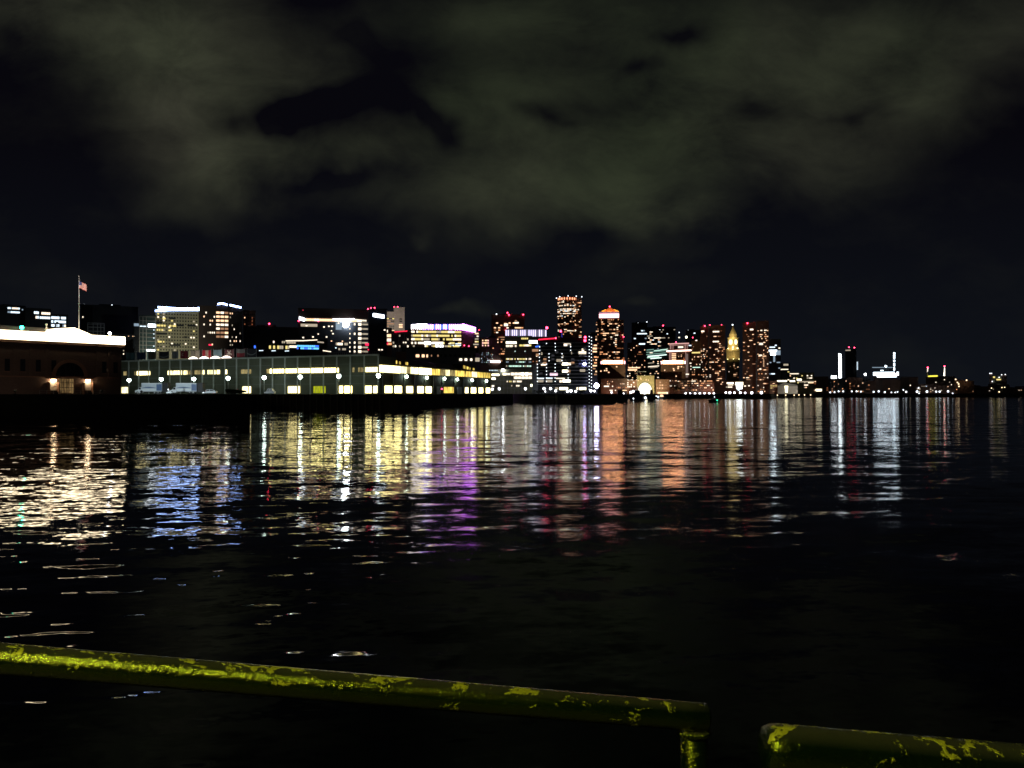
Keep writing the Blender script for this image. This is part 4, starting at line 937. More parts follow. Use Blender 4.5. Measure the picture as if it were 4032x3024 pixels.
    for j in range(nfl):
        v = 1350 + j * 13.6; o = -10 if j < 7 else (-18 if j < 12 else -22)
        MB().box(b.x(2112 if j > 6 else 2120), b.x(2314), -1.7, -.004, b.z(v) - .18, b.z(v) + .12, 'metal').build('balcony', b.root)
    for j in range(nfl - 1):
        v = 1350 + j * 13.6
        us = (2125, 2187, 2247) if j in (1, 2) else ((2124, 2162, 2213) if j in (3, 4, 5) else (2116, 2152, 2186))
        for k, u in enumerate(us):
            o = place('balcony_lamp', _wht, b.root, (b.x(u), -1.5, b.z(v + 2.6))); o.scale = (.32,) * 3
        if j > 5: o = place('balcony_lamp', _wht, b.root, (b.x(2237), -1.5, b.z(v + 2.6))); o.scale = (.3,) * 3
    for u0, u1, v, mt in ((2220, 2247, 1358, 'w_white'), (2278, 2308, 1389, 'w_white'), (2191, 2213, 1419, 'w_white_dim'), (2130, 2150, 1434, 'w_white'), (2213, 2236, 1433, 'sign_dim'), (2237, 2248, 1433, 'w_white'), (2214, 2235, 1461, 'sign_dim'), (2236, 2246, 1461, 'w_warm_dim'), (2283, 2304, 1459, 'w_white_dim'), (2165, 2196, 1474, 'w_pinkish'),
                          (2203, 2212, 1501, 'w_white'), (2215, 2246, 1500, 'sign_dim'), (2116, 2142, 1490, 'w_cool'), (2150, 2176, 1489, 'w_cool'), (2190, 2224, 1490, 'w_white'), (2203, 2236, 1530, 'sign_dim'), (2270, 2277, 1530, 'w_white'), (2282, 2307, 1530, 'sign_dim'), (2186, 2198, 1530, 'w_white_dim'),
                          (2095, 2120, 1379, 'w_warm_dim'), (2110, 2122, 1397, 'w_warm_dim'), (2130, 2136, 1392, 'w_white_dim'), (2215, 2219, 1404, 'w_white_dim'), (2249, 2252, 1390, 'w_white_dim'), (2116, 2140, 1500, 'w_white_dim'), (2150, 2175, 1500, 'w_white_dim'), (2290, 2300, 1378, 'w_white')):
        b.win(u0, u1, v - 4.8 if v < 1489 or v > 1495 else v - 2, v + 4.8 if v < 1489 or v > 1495 else v + 2, mt)
    b.win(2246, 2280, 1404, 1410, 'black_paint')
    b.facade(2122, 2310, 1352, 1520, 12, 12, .12, [('w_cool_faint', 3), ('w_warm_dim', 1)], .8, .6)
    b.strip(2118, 1334, 2186, 1329, 4, 'red_glow', 'roof_light', 7.4); o = b.red(2153, 1290, 5); b.red(2188, 1329, 2.6, y=6)
    MB().ball((b.x(2301), -2.2, b.z(1434)), 5.5 * b.k, 'ball_blue', 10, 6).build('round_lamp', b.root, label='blue white lamp on the balconies')
    b.strip(2212, 1304, 2213, 1327, 7, 'blue_sign', 'sign', 12); b.red(2208, 1299, 4, y=12); b.red(2305, 1326, 4.5, y=6); b.red(2303, 1342, 5, y=-1)
    b.strip(2108, 1365, 2124, 1363, 5, 'w_blue', 'sign', -.5); b.done()
    b = Bld('dotted_tower', 'slim black tower dotted with two columns of small lamps', 2314, 2352, 640); b.ztop = b.z(1312)
    b.body(1318, 18, 'dark_glass'); 
    for j in range(17):
        v = 1325 + j * 13
        o = place('balcony_lamp', _wht, b.root, (b.x(2320), -.4, b.z(v))); o.scale = (.34,) * 3
        o = place('balcony_lamp', _wht, b.root, (b.x(2329), -.4, b.z(v + 4))); o.scale = (.34,) * 3
    b.facade(2334, 2350, 1320, 1480, 14, 3, .4, WARM, .8, .45, run=.4); b.win(2334, 2350, 1369, 1376, 'w_warm'); b.win(2334, 2350, 1382, 1387, 'w_warm'); b.done()
    q = Bld('harbour_beacon', 'bright blue white round beacon at the end of the near shore', 2334, 2364, 555)
    MB().ball((0, 0, q.z(1518)), 9.5 * q.k, 'ball_beacon', 14, 8).build('globe', q.root); MB().cyl((0, 0, 0), (0, 0, q.z(1527)), .3, .25, 8, 'grey_panel').build('mast', q.root)
emit('sign_dim', (1, .9, .62), 5); emit('ball_flood', (.95, .98, 1), 45, True); emit('w_pinkish', (1, .72, .85), 1.4); emit('blue_sign', (.12, .1, 1), 3.5)
emit('ball_beacon', (.62, .62, 1), 40, True); emit('w_cool_faint', (.7, .7, .8), .045)
fan_pier()

def ring_tower():
    b = Bld('round_tower', 'tallest round tower with glowing fluted crown', 2190, 2292, 1250); b.ztop = b.z(1169)
    Rr = b.w / 2 * .72; n = 28; cx = b.x(2233)
    poly = [(cx + Rr * math.cos(2 * math.pi * i / n), Rr + Rr * math.sin(2 * math.pi * i / n)) for i in range(n)]
    MB().prism(poly, 0, b.z(1169), 'dark_brown').build('wall', b.root)
    MB().box(b.x(2262), b.x(2290), 8, 40, 0, b.z(1172), 'dark_brown').build('wing', b.root)
    ring = [(cx + (Rr + .8) * math.cos(2 * math.pi * i / n), Rr + (Rr + .8) * math.sin(2 * math.pi * i / n)) for i in range(n)]
    MB().prism(ring, b.z(1169) + .01, b.z(1167), 'brown_stone').build('cornice', b.root)
    for i in range(9):
        th = R(-66 + i * 16.5); MB().box(-.8, .8, -.4, .4, b.z(1179), b.z(1171), 'cap_fin').build('light_fin', b.root, (cx + (Rr + .5) * math.sin(th), Rr - (Rr + .5) * math.cos(th), 0), th)
    for u, v in ((2191, 1172), (2204, 1167), (2237, 1164), (2269, 1165), (2291, 1168)): b.red(u, v, 2.0, True, y=4)
    s_ = len(b.wins)
    b.x0 = cx
    # windows round the drum (curve coordinates), then a flat wing
    rr = b.r; nf = 34; dv = (1335 - 1182) / 34
    for j in range(nf):
        v = 1182 + (j + .5) * (1336 - 1182) / nf
        w = {1: .7, 4: 1.1, 7: 1.0, 8: .9, 9: 1.0, 11: 1.1, 13: .8, 20: .5, 25: .8, 26: .9}.get(j, .18)
        prev = False
        for i in range(18):
            if rr.random() < (w * .48 if not prev else min(.85, w * .7 + .12)):
                th = R(-76 + i * 8.9); prev = True
                b.wins.append((Rr * th, 0, b.z(v), Rr * R(8.9) * .85, dv * b.k * .62, pick(WHITE if w > .6 else WARM, rr), Rr))
            else: prev = False
    ws = b.wins; b.wins = []
    for w in ws:
        th = w[0] / Rr; b.wins.append((cx + Rr * math.sin(th), Rr - Rr * math.cos(th) - .1, *w[2:6], None))
    b.facade(2264, 2290, 1180, 1330, 22, 5, .3, WARM, .8, .5, y=7.9, run=.4); b.done()
emit('cap_fin', (1, .36, .18), 2.6)
ring_tower()
def pyramid_tower():
    b = Bld('crowned_tower', 'brown tower with pink white band and orange pyramid top', 2345, 2455, 1150); b.ztop = b.z(1238)
    b.body(1262, 40, 'brown_stone', u0=2350, u1=2456, plant=False, y=3); b.body(1254, 30, 'brown_stone', u0=2357, u1=2440, plant=False, y=0)
    b.body(1240, 26, 'white_stone', u0=2359, u1=2437, vbot=1254, name='crown', plant=False, y=1)
    b.facade(2359, 2437, 1235, 1252, 1, 18, 2, [('cap_pink', 1)], .8, .95, y=.6, rows={0: 2}, cols=[1]); 
    b.win(2359, 2437, 1228, 1235, 'cap_dim', .7)
    c = b.x(2401); w = b.x(2432) - b.x(2370)
    MB().prism([(b.x(2360), 1), (b.x(2436), 1), (b.x(2436), 24), (b.x(2360), 24)], b.z(1228), b.z(1221), 'cap_stone', [(b.x(2376), 6), (b.x(2424), 6), (b.x(2424), 18), (b.x(2376), 18)]).build('roof', b.root)
    MB().prism([(b.x(2380), 5.9), (b.x(2420), 5.9), (b.x(2420), 18), (b.x(2380), 18)], b.z(1221) + .01, b.z(1207), 'cap_stone', [(c - .8, 11), (c + .8, 11), (c + .8, 12.5), (c - .8, 12.5)]).build('spire', b.root)
    for i, uu in enumerate((2382, 2391, 2398, 2406, 2414)):
        MB().add([(b.x(uu) - .8, 5.3, b.z(1224)), (b.x(uu) + .8, 5.3, b.z(1224)), (c + (b.x(uu) - c) * .3 + .3, 10.1, b.z(1211)), (c + (b.x(uu) - c) * .3 - .3, 10.1, b.z(1211))], [(0, 1, 2, 3)], 'cap_orange').build('light_rib', b.root)
    for dx in (2374, 2401, 2428): spot(b.root, (b.x(dx), -3, b.z(1226)), (b.x(2401), 11, b.z(1216)), 9000, (1, .36, .06), 100, .6, .5)
    b.strip(2362, 1228, 2385, 1218, 2.0, 'cap_orange', 'light_rib', 3.5); b.strip(2417, 1218, 2436, 1226, 2.0, 'cap_orange', 'light_rib', 3.5)
    b.ztop = b.z(1208); b.red(2401, 1204, 2.6, y=11)
    b.facade(2358, 2438, 1255, 1262, 1, 12, .9, [('w_orange', 1)], .3, .9, y=-.1)
    b.facade(2362, 2440, 1264, 1420, 21, 13, .3, WARM, .85, .42, run=.35, rows={1: 1.5, 2: 1.5, 4: 1.4, 6: 1.8, 8: .4, 12: 1.4})
    b.facade(2440, 2455, 1262, 1420, 18, 2, .2, RED, .7, .4, y=2.9); b.facade(2346, 2357, 1264, 1420, 18, 2, .5, WARM, .7, .4, y=2.9)
    b.red(2455, 1327, 2.2, y=0); b.done()
    b = Bld('shoulder_tower', 'lower shoulder block at left of the crowned tower', 2322, 2358, 1120); b.ztop = b.z(1305)
    b.body(1311, 25, 'dark_brown', u0=2326); b.facade(2326, 2356, 1283 + 30, 1420, 12, 5, .45, WARM, .8, .45, run=.3, rows={0: 1.8, 1: .6}); b.done()
emit('cap_dim', (.75, .38, .5), .45); wall('cap_stone', (.5, .26, .2), .8)
pyramid_tower()

def rowes_wharf():
    # two harbour hotel wings with orange eaves, lower block and bright arch
    for u0, u1, lab, lit in ((2365, 2462, 'left hotel wing with glowing orange white eave by the crowned tower', [(2388, 1452), (2428, 1444), (2381, 1459), (2389, 1459), (2397, 1466), (2366, 1461)]),
                             (2602, 2700, 'right hotel wing with glowing orange white eave', [(2652, 1452), (2654, 1458), (2672, 1444), (2670, 1451), (2683, 1444), (2670, 1445)])):
        b = Bld('hotel_wing', lab, u0, u1, 960); b.ztop = b.z(1418)
        b.body(1433, 30, 'dark_brown', plant=False)
        MB().prism([(-b.w / 2 - 1, -1), (b.w / 2 + 1, -1), (b.w / 2 + 1, 30), (-b.w / 2 - 1, 30)], b.z(1433) + 1.1, b.z(1416), 'red_roof', [(-b.w / 2 + 4, 7), (b.w / 2 - 4, 7), (b.w / 2 - 4, 22), (-b.w / 2 + 4, 22)]).build('roof', b.root)
        MB().box(-b.w / 2 - 1.2, b.w / 2 + 1.2, -1.6, .0, b.z(1435), b.z(1433.2), 'brown_stone').build('cornice', b.root)
        n = 12; s = (u1 - u0 - 18) / n
        for i in range(n): b.win(u0 + 8 + i * s + .3, u0 + 8 + (i + 1) * s - .3, 1420, 1432.5, 'bar_orange', -.9)
        b.win(u0 + 1, u0 + 5, 1422, 1433, 'cap_pink', -1.2); b.win(u1 - 5, u1 - 1, 1422, 1433, 'cap_pink', -1.2)
        MB().box(b.x(u1 - 9), b.x(u1 - 2), 2, 6, b.z(1432), b.z(1408), 'brown_stone').build('chimney', b.root)
        for u, v in lit: b.win(u - 2.5, u + 2.5, v - 2, v + 2, 'w_warm')
        b.facade(u0 + 4, u1 - 4, 1440, 1546, 9, 12, .06, WARM, .5, .4); b.done()
    b = Bld('arch_building', 'olive lit stone block with bright rounded archway by the water', 2470, 2580, 950); b.ztop = b.z(1480)
    b.body(1482, 20, 'arch_stone', u0=2508, u1=2576, plant=False); b.body(1500, 20, 'brown_stone', u0=2470, u1=2507.5, plant=False)
    n = 20; c = b.x(2539.5); r_ = 26.5 * b.k; z0 = b.z(1540); sy = 1.25
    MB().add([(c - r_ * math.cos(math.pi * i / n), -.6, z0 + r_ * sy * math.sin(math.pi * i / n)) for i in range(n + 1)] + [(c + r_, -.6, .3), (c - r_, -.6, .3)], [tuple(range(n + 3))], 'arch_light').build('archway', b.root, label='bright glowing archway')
    m = MB(); vs = []
    for i in range(n + 1):
        th = math.pi * i / n
        for k in (1.0, 1.12): vs += [(c - r_ * k * math.cos(th), -.9, z0 + r_ * sy * k * math.sin(th))]
    m.add(vs, [(2 * i, 2 * i + 2, 2 * i + 3, 2 * i + 1) for i in range(n)], 'arch_ring').build('arch_ring', b.root)
    for u, v in ((2523, 1489), (2524, 1493), (2544, 1496), (2514, 1499), (2553, 1497)): b.win(u - 1.5, u + 1.5, v - 1.5, v + 1.5, 'w_warm')
    for u, v in ((2467, 1497), (2476, 1498), (2466, 1507), (2495, 1506), (2461, 1481), (2455, 1481), (2486, 1515), (2457, 1523), (2478, 1523), (2485, 1523), (2497, 1522), (2468, 1515)): b.win(max(u, 2472) - 2.5, max(u, 2472) + 2.5, v - 2.2, v + 2.2, 'w_white')
    MB().cyl((b.x(2509), -1, 0), (b.x(2509), -1, b.z(1460)), .2, .12, 6, 'white_paint').build('mast', b.root); MB().box(b.x(2509), b.x(2545), -1.1, -.9, b.z(1464), b.z(1463), 'white_paint').build('spar', b.root)
    b.done()
    b = Bld('brick_terrace', 'low waterside terrace with lit ground floor left of the archway', 2366, 2470, 940); b.ztop = b.z(1495)
    b.body(1494, 20, 'brown_brick', plant=False, vbot=None); b.facade(2378, 2418, 1518, 1524, 1, 10, .95, [('w_white', 1)], .95, .8, rows={0: 1.5}); b.facade(2400, 2468, 1534, 1540, 1, 16, .9, [('w_white', 2), ('w_warm', 1)], .95, .6, rows={0: 1.2})
    b.facade(2376, 2466, 1498, 1516, 2, 14, .5, WARM, .4, .4); b.facade(2420, 2468, 1520, 1532, 1, 8, .4, WARM, .5, .5); b.done()
    b = Bld('pavilion', 'stone pavilion with a small rounded gable and lit ground floor right of the arch', 2582, 2636, 945); b.ztop = b.z(1495)
    b.body(1497, 16, 'brown_stone', plant=False); b.facade(2583, 2626, 1500, 1534, 3, 12, .5, [('w_warm', 1), ('w_warm_dim', 3)], .5, .5, rows={0: .5, 1: 1.2, 2: 1.5}); b.facade(2584, 2630, 1543, 1551, 1, 9, 1, [('w_white', 1), ('w_warm', 1)], .97, .9, rows={0: 2}); b.done()
    b = Bld('terrace_row', 'long low row behind the lamp lit promenade right of the pavilion', 2637, 2812, 950); b.ztop = b.z(1490)
    b.body(1500, 20, 'brown_brick', u1=2700, plant=False); b.body(1488, 20, 'brown_brick', u0=2635, u1=2665, plant=False, y=-2); b.body(1508, 20, 'dark_brown', u0=2700.5, plant=False)
    b.facade(2636, 2664, 1494, 1535, 4, 6, .6, WARM, .6, .4, y=-2.1); b.facade(2668, 2810, 1496, 1540, 5, 26, .55, WARM, .6, .45, y=-.1, run=.3)
    MB().box(b.x(2690), b.x(2812), -3, -.1, b.z(1545), b.z(1543.5), 'grey_panel').build('canopy', b.root); b.done()
emit('arch_ring', (1, .85, .5), .35); wall('arch_stone', (.42, .36, .2), .8, .2)
rowes_wharf()
q = P(2542, 1540, 930); floodlight('floodlight on the ground before the bright archway', (q.x, 918, GZ), (q.x, 950, GZ + 17), 60000, (1, .85, .45), 120)

def T(name, label, u0, u1, vt, D, wl, nf, nc, p, pal, reds=(), v1=1500, run=.35, fw=.85, fh=.45, ribs=0, yaw=None, whites=(), plant=True, lit=(), depth=30):
    b = Bld(name, label, u0, u1, D, yaw=yaw); b.ztop = b.z(vt)
    b.body(vt, depth, wl, ribs=ribs, plant=plant)
    b.facade(u0 + 2, u1 - 2, vt + 5, v1, nf, nc, p, pal, fw, fh, run=run)
    for u, v in reds: b.red(u, v, 2.4, y=.6)
    for u, v in whites: b.red(u, v, 1.9, True, y=.6)
    for l in lit: b.win(*l)
    return b
T('dark_tower', 'black slab tower right of the crowned tower with two white roof lamps', 2487, 2548, 1272, 1350, 'dark_glass', 22, 8, .13, COOL, whites=((2513, 1271), (2547, 1268)), lit=((2508, 2547, 1312, 1316, 'w_cool'),)).done()
T('sloped_tower', 'warm windowed tower below the crowned tower, left of the green striped one', 2470, 2543, 1352, 1080, 'dark_brown', 17, 13, .35, WARM, run=.25, fw=.6, whites=((2477, 1373),), lit=((2474, 2520, 1446, 1450, 'w_warm'), (2472, 2508, 1454, 1459, 'w_warm'), (2516, 2540, 1350, 1357, 'w_cool'))).done()
T('dark_tower', 'wide dark tower with one large red roof lamp', 2545, 2660, 1290, 1400, 'dark_glass', 26, 20, .27, WHITE, reds=((2611, 1282),), whites=((2598, 1298), (2674, 1310)), run=.45).done()
def stripes():
    b = Bld('striped_office', 'dark glass office with slanting green white lit floors', 2543, 2632, 1150); b.ztop = b.z(1370)
    b.body(1368, 30, 'teal_glass', plant=False)
    for v, a, c, mt in ((1378, 2600, 2630, 'w_green'), (1387, 2545, 2625, 'w_green_dim'), (1396, 2545, 2622, 'w_green_dim'), (1381, 2575, 2600, 'w_green'), (1403, 2550, 2625, 'cool_stripe'), (1408, 2548, 2596, 'w_green'), (1412, 2561, 2605, 'cool_stripe'), (1378, 2546, 2575, 'w_green_dim'), (1444, 2552, 2595, 'w_white'), (1448, 2560, 2590, 'w_white_dim'), (1430, 2552, 2575, 'w_white_dim')):
        b.strip(a, v, c, v - (c - a) * .08, 2.6, mt, 'window_band', -.3)
    b.facade(2546, 2630, 1420, 1490, 9, 14, .2, WHITE, .7, .45, run=.3); b.facade(2546, 2630, 1370, 1415, 6, 14, .15, GREEN, .8, .4, run=.4); b.done()
emit('w_green_dim', (.5, .9, .75), .5)
stripes()
def outlined():
    b = Bld('outlined_tower', 'tower outlined in pale pink light with glowing columns and cornice', 2624, 2722, 1100); b.ztop = b.z(1350)
    b.body(1352, 24, 'brown_stone', u0=2636, u1=2712, plant=False); b.body(1378, 30, 'brown_stone', u0=2628, u1=2718, plant=False, y=-2)
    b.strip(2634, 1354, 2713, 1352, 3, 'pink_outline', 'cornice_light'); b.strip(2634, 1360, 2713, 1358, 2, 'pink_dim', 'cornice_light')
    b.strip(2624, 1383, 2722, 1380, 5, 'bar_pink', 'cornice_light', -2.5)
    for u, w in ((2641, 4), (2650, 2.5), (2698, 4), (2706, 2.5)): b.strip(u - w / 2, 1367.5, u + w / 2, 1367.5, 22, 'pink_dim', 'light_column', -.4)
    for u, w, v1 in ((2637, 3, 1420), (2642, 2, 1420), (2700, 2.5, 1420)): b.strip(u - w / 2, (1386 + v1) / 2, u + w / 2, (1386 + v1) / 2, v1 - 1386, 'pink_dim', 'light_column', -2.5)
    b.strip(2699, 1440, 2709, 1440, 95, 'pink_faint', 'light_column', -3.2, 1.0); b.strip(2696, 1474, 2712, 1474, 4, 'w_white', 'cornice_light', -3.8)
    b.win(2670, 2690, 1364, 1370, 'w_white', -.1); b.facade(2645, 2662, 1390, 1418, 4, 3, 1, [('w_warm', 1)], .9, .5, y=-2.1, rows={0: .7, 1: 1.2, 2: 2, 3: 2})
    b.facade(2715, 2722, 1425, 1460, 3, 2, 1, [('w_white', 1)], .9, .4, y=-2.1); b.facade(2664, 2696, 1390, 1418, 5, 6, .2, RED, .6, .4, y=-2.1); b.red(2662, 1347, 2.4); b.done()
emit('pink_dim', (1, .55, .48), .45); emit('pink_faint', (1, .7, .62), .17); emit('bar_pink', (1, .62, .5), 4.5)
outlined()
T('dark_tower', 'narrow dark tower between the outlined tower and ribbed tower', 2700, 2762, 1302, 1330, 'dark_glass', 20, 8, .1, WHITE, whites=((2710, 1301), (2703, 1327)), reds=((2728, 1329),), lit=((2699, 2706, 1323, 1331, 'sign_dim'), (2671, 2677, 1326, 1330, 'w_white'))).done()
T('office_block', 'warm lit block with a golden window row, below the narrow dark tower', 2722, 2760, 1345, 1120, 'dark_brown', 15, 8, .3, WARM, run=.2, fw=.6, lit=((2724, 2757, 1386, 1391, 'w_yellow'), (2727, 2757, 1445, 1448, 'w_green')), plant=False).done()
def harbour_tower(name, lab, u0, u1, um, vt, reds, left, D=1000):
    b = Bld(name, lab, u0, u1, D); b.ztop = b.z(vt)
    b.body(vt + 3, 24, 'dark_brown', u1=um - .3, plant=False); b.body(vt, 24, 'dark_brown', u0=um + .3, plant=False, y=-2)
    MB().box(b.x(um) - .9, b.x(um) + .9, -2.6, -2.005, 0, b.z(vt) + 1.5, 'grey_panel').build('rib', b.root)
    b.facade(u0 + 2, um - 5, vt + 14, 1545, 34, 8, .26, left, .85, .42, run=.35); b.facade(um + 4, u1 - 2, vt + 16, 1545, 34, 11, .3, RED + [('w_warm', 5), ('w_white', 2)], .9, .45, y=-2.1, run=.45)
    m = MB()
    for i in range(9): m.box(b.x(um) + (b.x(u1) - b.x(um)) * i / 8 - .15, b.x(um) + (b.x(u1) - b.x(um)) * i / 8 + .15, -2.35, -2.004, 0, b.z(vt), 'dark_brown')
    m.build('fluting', b.root)
    for u, v in reds: b.red(u, v, 2.4, y=-1)
    return b
b = harbour_tower('slab_tower', 'tall ribbed tower left of the golden clock tower', 2757, 2855, 2790, 1284, ((2775, 1283), (2795, 1280), (2841, 1281)), WARM); b.win(2761, 2773, 1301, 1306, 'w_white'); b.win(2806, 2832, 1304, 1309, 'w_white', -2.1); b.win(2806, 2830, 1343, 1348, 'w_white', -2.1); b.done()
b = harbour_tower('slab_tower', 'tall ribbed tower right of the golden clock tower', 2924, 3026, 2979, 1268, ((2943, 1272), (2980, 1266), (3011, 1267)), WARM); b.win(2953, 2966, 1294, 1300, 'w_white'); b.win(2989, 3004, 1351, 1359, 'w_white', -2.1); b.win(2994, 3001, 1300, 1304, 'w_white', -2.1); b.win(3008, 3018, 1300, 1304, 'w_white', -2.1); b.win(2988, 3000, 1397, 1402, 'w_white', -2.1); b.win(2989, 2998, 1451, 1456, 'w_white', -2.1); b.done()
wall('dimmed_stone', (.11, .095, .05), .8, .3, .2)  # warm stone darkened in colour, standing in for weaker light on the shaft
def clock_tower():
    b = Bld('clock_tower', 'golden floodlit clock tower with pyramid top between two ribbed towers', 2860, 2915, 1060, cat='tower'); b.ztop = b.z(1285)
    c = b.x(2886); yw = R(38)
    def sq(u0, u1): w = (b.x(u1) - b.x(u0)) / 2; return w / (math.cos(yw) + math.sin(yw))
    def stage(h, v0, v1, name, mat='warm_stone', h2=None, lab=None):
        hh = h2 if h2 is not None else h
        q = [(-h, -h), (h, -h), (h, h), (-h, h)]; qq = [(-hh, -hh), (hh, -hh), (hh, hh), (-hh, hh)]
        return MB().prism(q, b.z(v1), b.z(v0), mat, qq).build(name, b.root, (c, 12, 0), -yw + R(0), lab)
    stage(sq(2862, 2912), 1413, 1552, 'shaft', 'dimmed_stone')
    stage(sq(2861, 2913), 1385, 1412.9, 'colonnade_core'); stage(sq(2858, 2916), 1382, 1384.9, 'cornice')
    h = sq(2862, 2914)
    m = MB()
    for k in range(4):
        M = Matrix.Rotation(math.pi / 2 * k, 4, 'Z')
        for i in range(6):
            x = -h + (i + .5) * 2 * h / 6; m.cyl((M @ Vector((x, -h - .5, b.z(1412)))), (M @ Vector((x, -h - .5, b.z(1385)))), .45, .4, 7, 'warm_stone')
    m.build('column', b.root, (c, 12, 0), -yw)['kind'] = 'stuff'
    stage(sq(2860, 2914), 1372, 1381.9, 'balcony'); hc = sq(2865, 2905); stage(hc, 1330, 1371.9, 'clock_stage'); stage(sq(2862, 2908), 1327.5, 1329.9, 'cornice')
    stage(sq(2871, 2900), 1313, 1327.4, 'upper_stage'); stage(sq(2872, 2899), 1285, 1312.9, 'pyramid_roof', 'warm_stone', .4)
    stage(.5, 1278, 1287.9, 'spire', 'warm_stone', .1)
    for k in range(4):
        M = Matrix.Rotation(math.pi / 2 * k, 4, 'Z'); n = 18; r_ = hc * .68; zc = b.z(1345)
        o = MB().add([M @ Vector((r_ * math.cos(2 * math.pi * i / n), -hc - .12, zc + r_ * 1.15 * math.sin(2 * math.pi * i / n))) for i in range(n)], [tuple(range(n))], 'clock_light').build('clock_face', b.root, (c, 12, 0), -yw)
        hd = MB(); MM = M @ Matrix.Translation((0, -hc - .2, zc))
        hd.box(-.12, .12, -.03, .03, 0, r_ * .8, 'black_paint', MM).box(0, r_ * .55, -.05, -.035, -.15, .15, 'black_paint', MM); hd.build('clock_hand', o, (0, 0, 0))
    for u, v in ((2867, 1372), (2886, 1374), (2904, 1370), (2886, 1366)): 
        o = MB().ball((b.x(u), 12 - h * 1.2 if u == 2886 else 10, b.z(v)), 3.0 * b.k, 'clock_ball', 8, 6).build('balcony_lamp', b.root)
    for u in (2865, 2888, 2899, 2910): MB().ball((b.x(u), 12 - h * 1.4 if u == 2888 else 9, b.z(1413)), 1.6 * b.k, 'clock_ball', 8, 5).build('balcony_lamp', b.root)
    b.red(2884.5, 1276, 3, True, y=12)
    for v, pw, dx, yy in ((1406, 4500, 7, -2), (1368, 9000, 5.5, -1), (1328, 6500, 4.5, 1)):
        for s_ in (-1, 1): spot(b.root, (c + s_ * dx, yy - 3, b.z(v)), (c, 12, b.z(v) + 6), pw * .9, (1, .76, .3), 100, .6, .5)
    b.facade(2868, 2878, 1425, 1495, 10, 2, .2, WARM, .5, .4, y=1.6); b.facade(2888, 2908, 1425, 1495, 12, 4, .4, WARM, .7, .45, y=.2, run=.3); b.done()
emit('clock_ball', (1, .82, .35), 5); 
clock_tower()
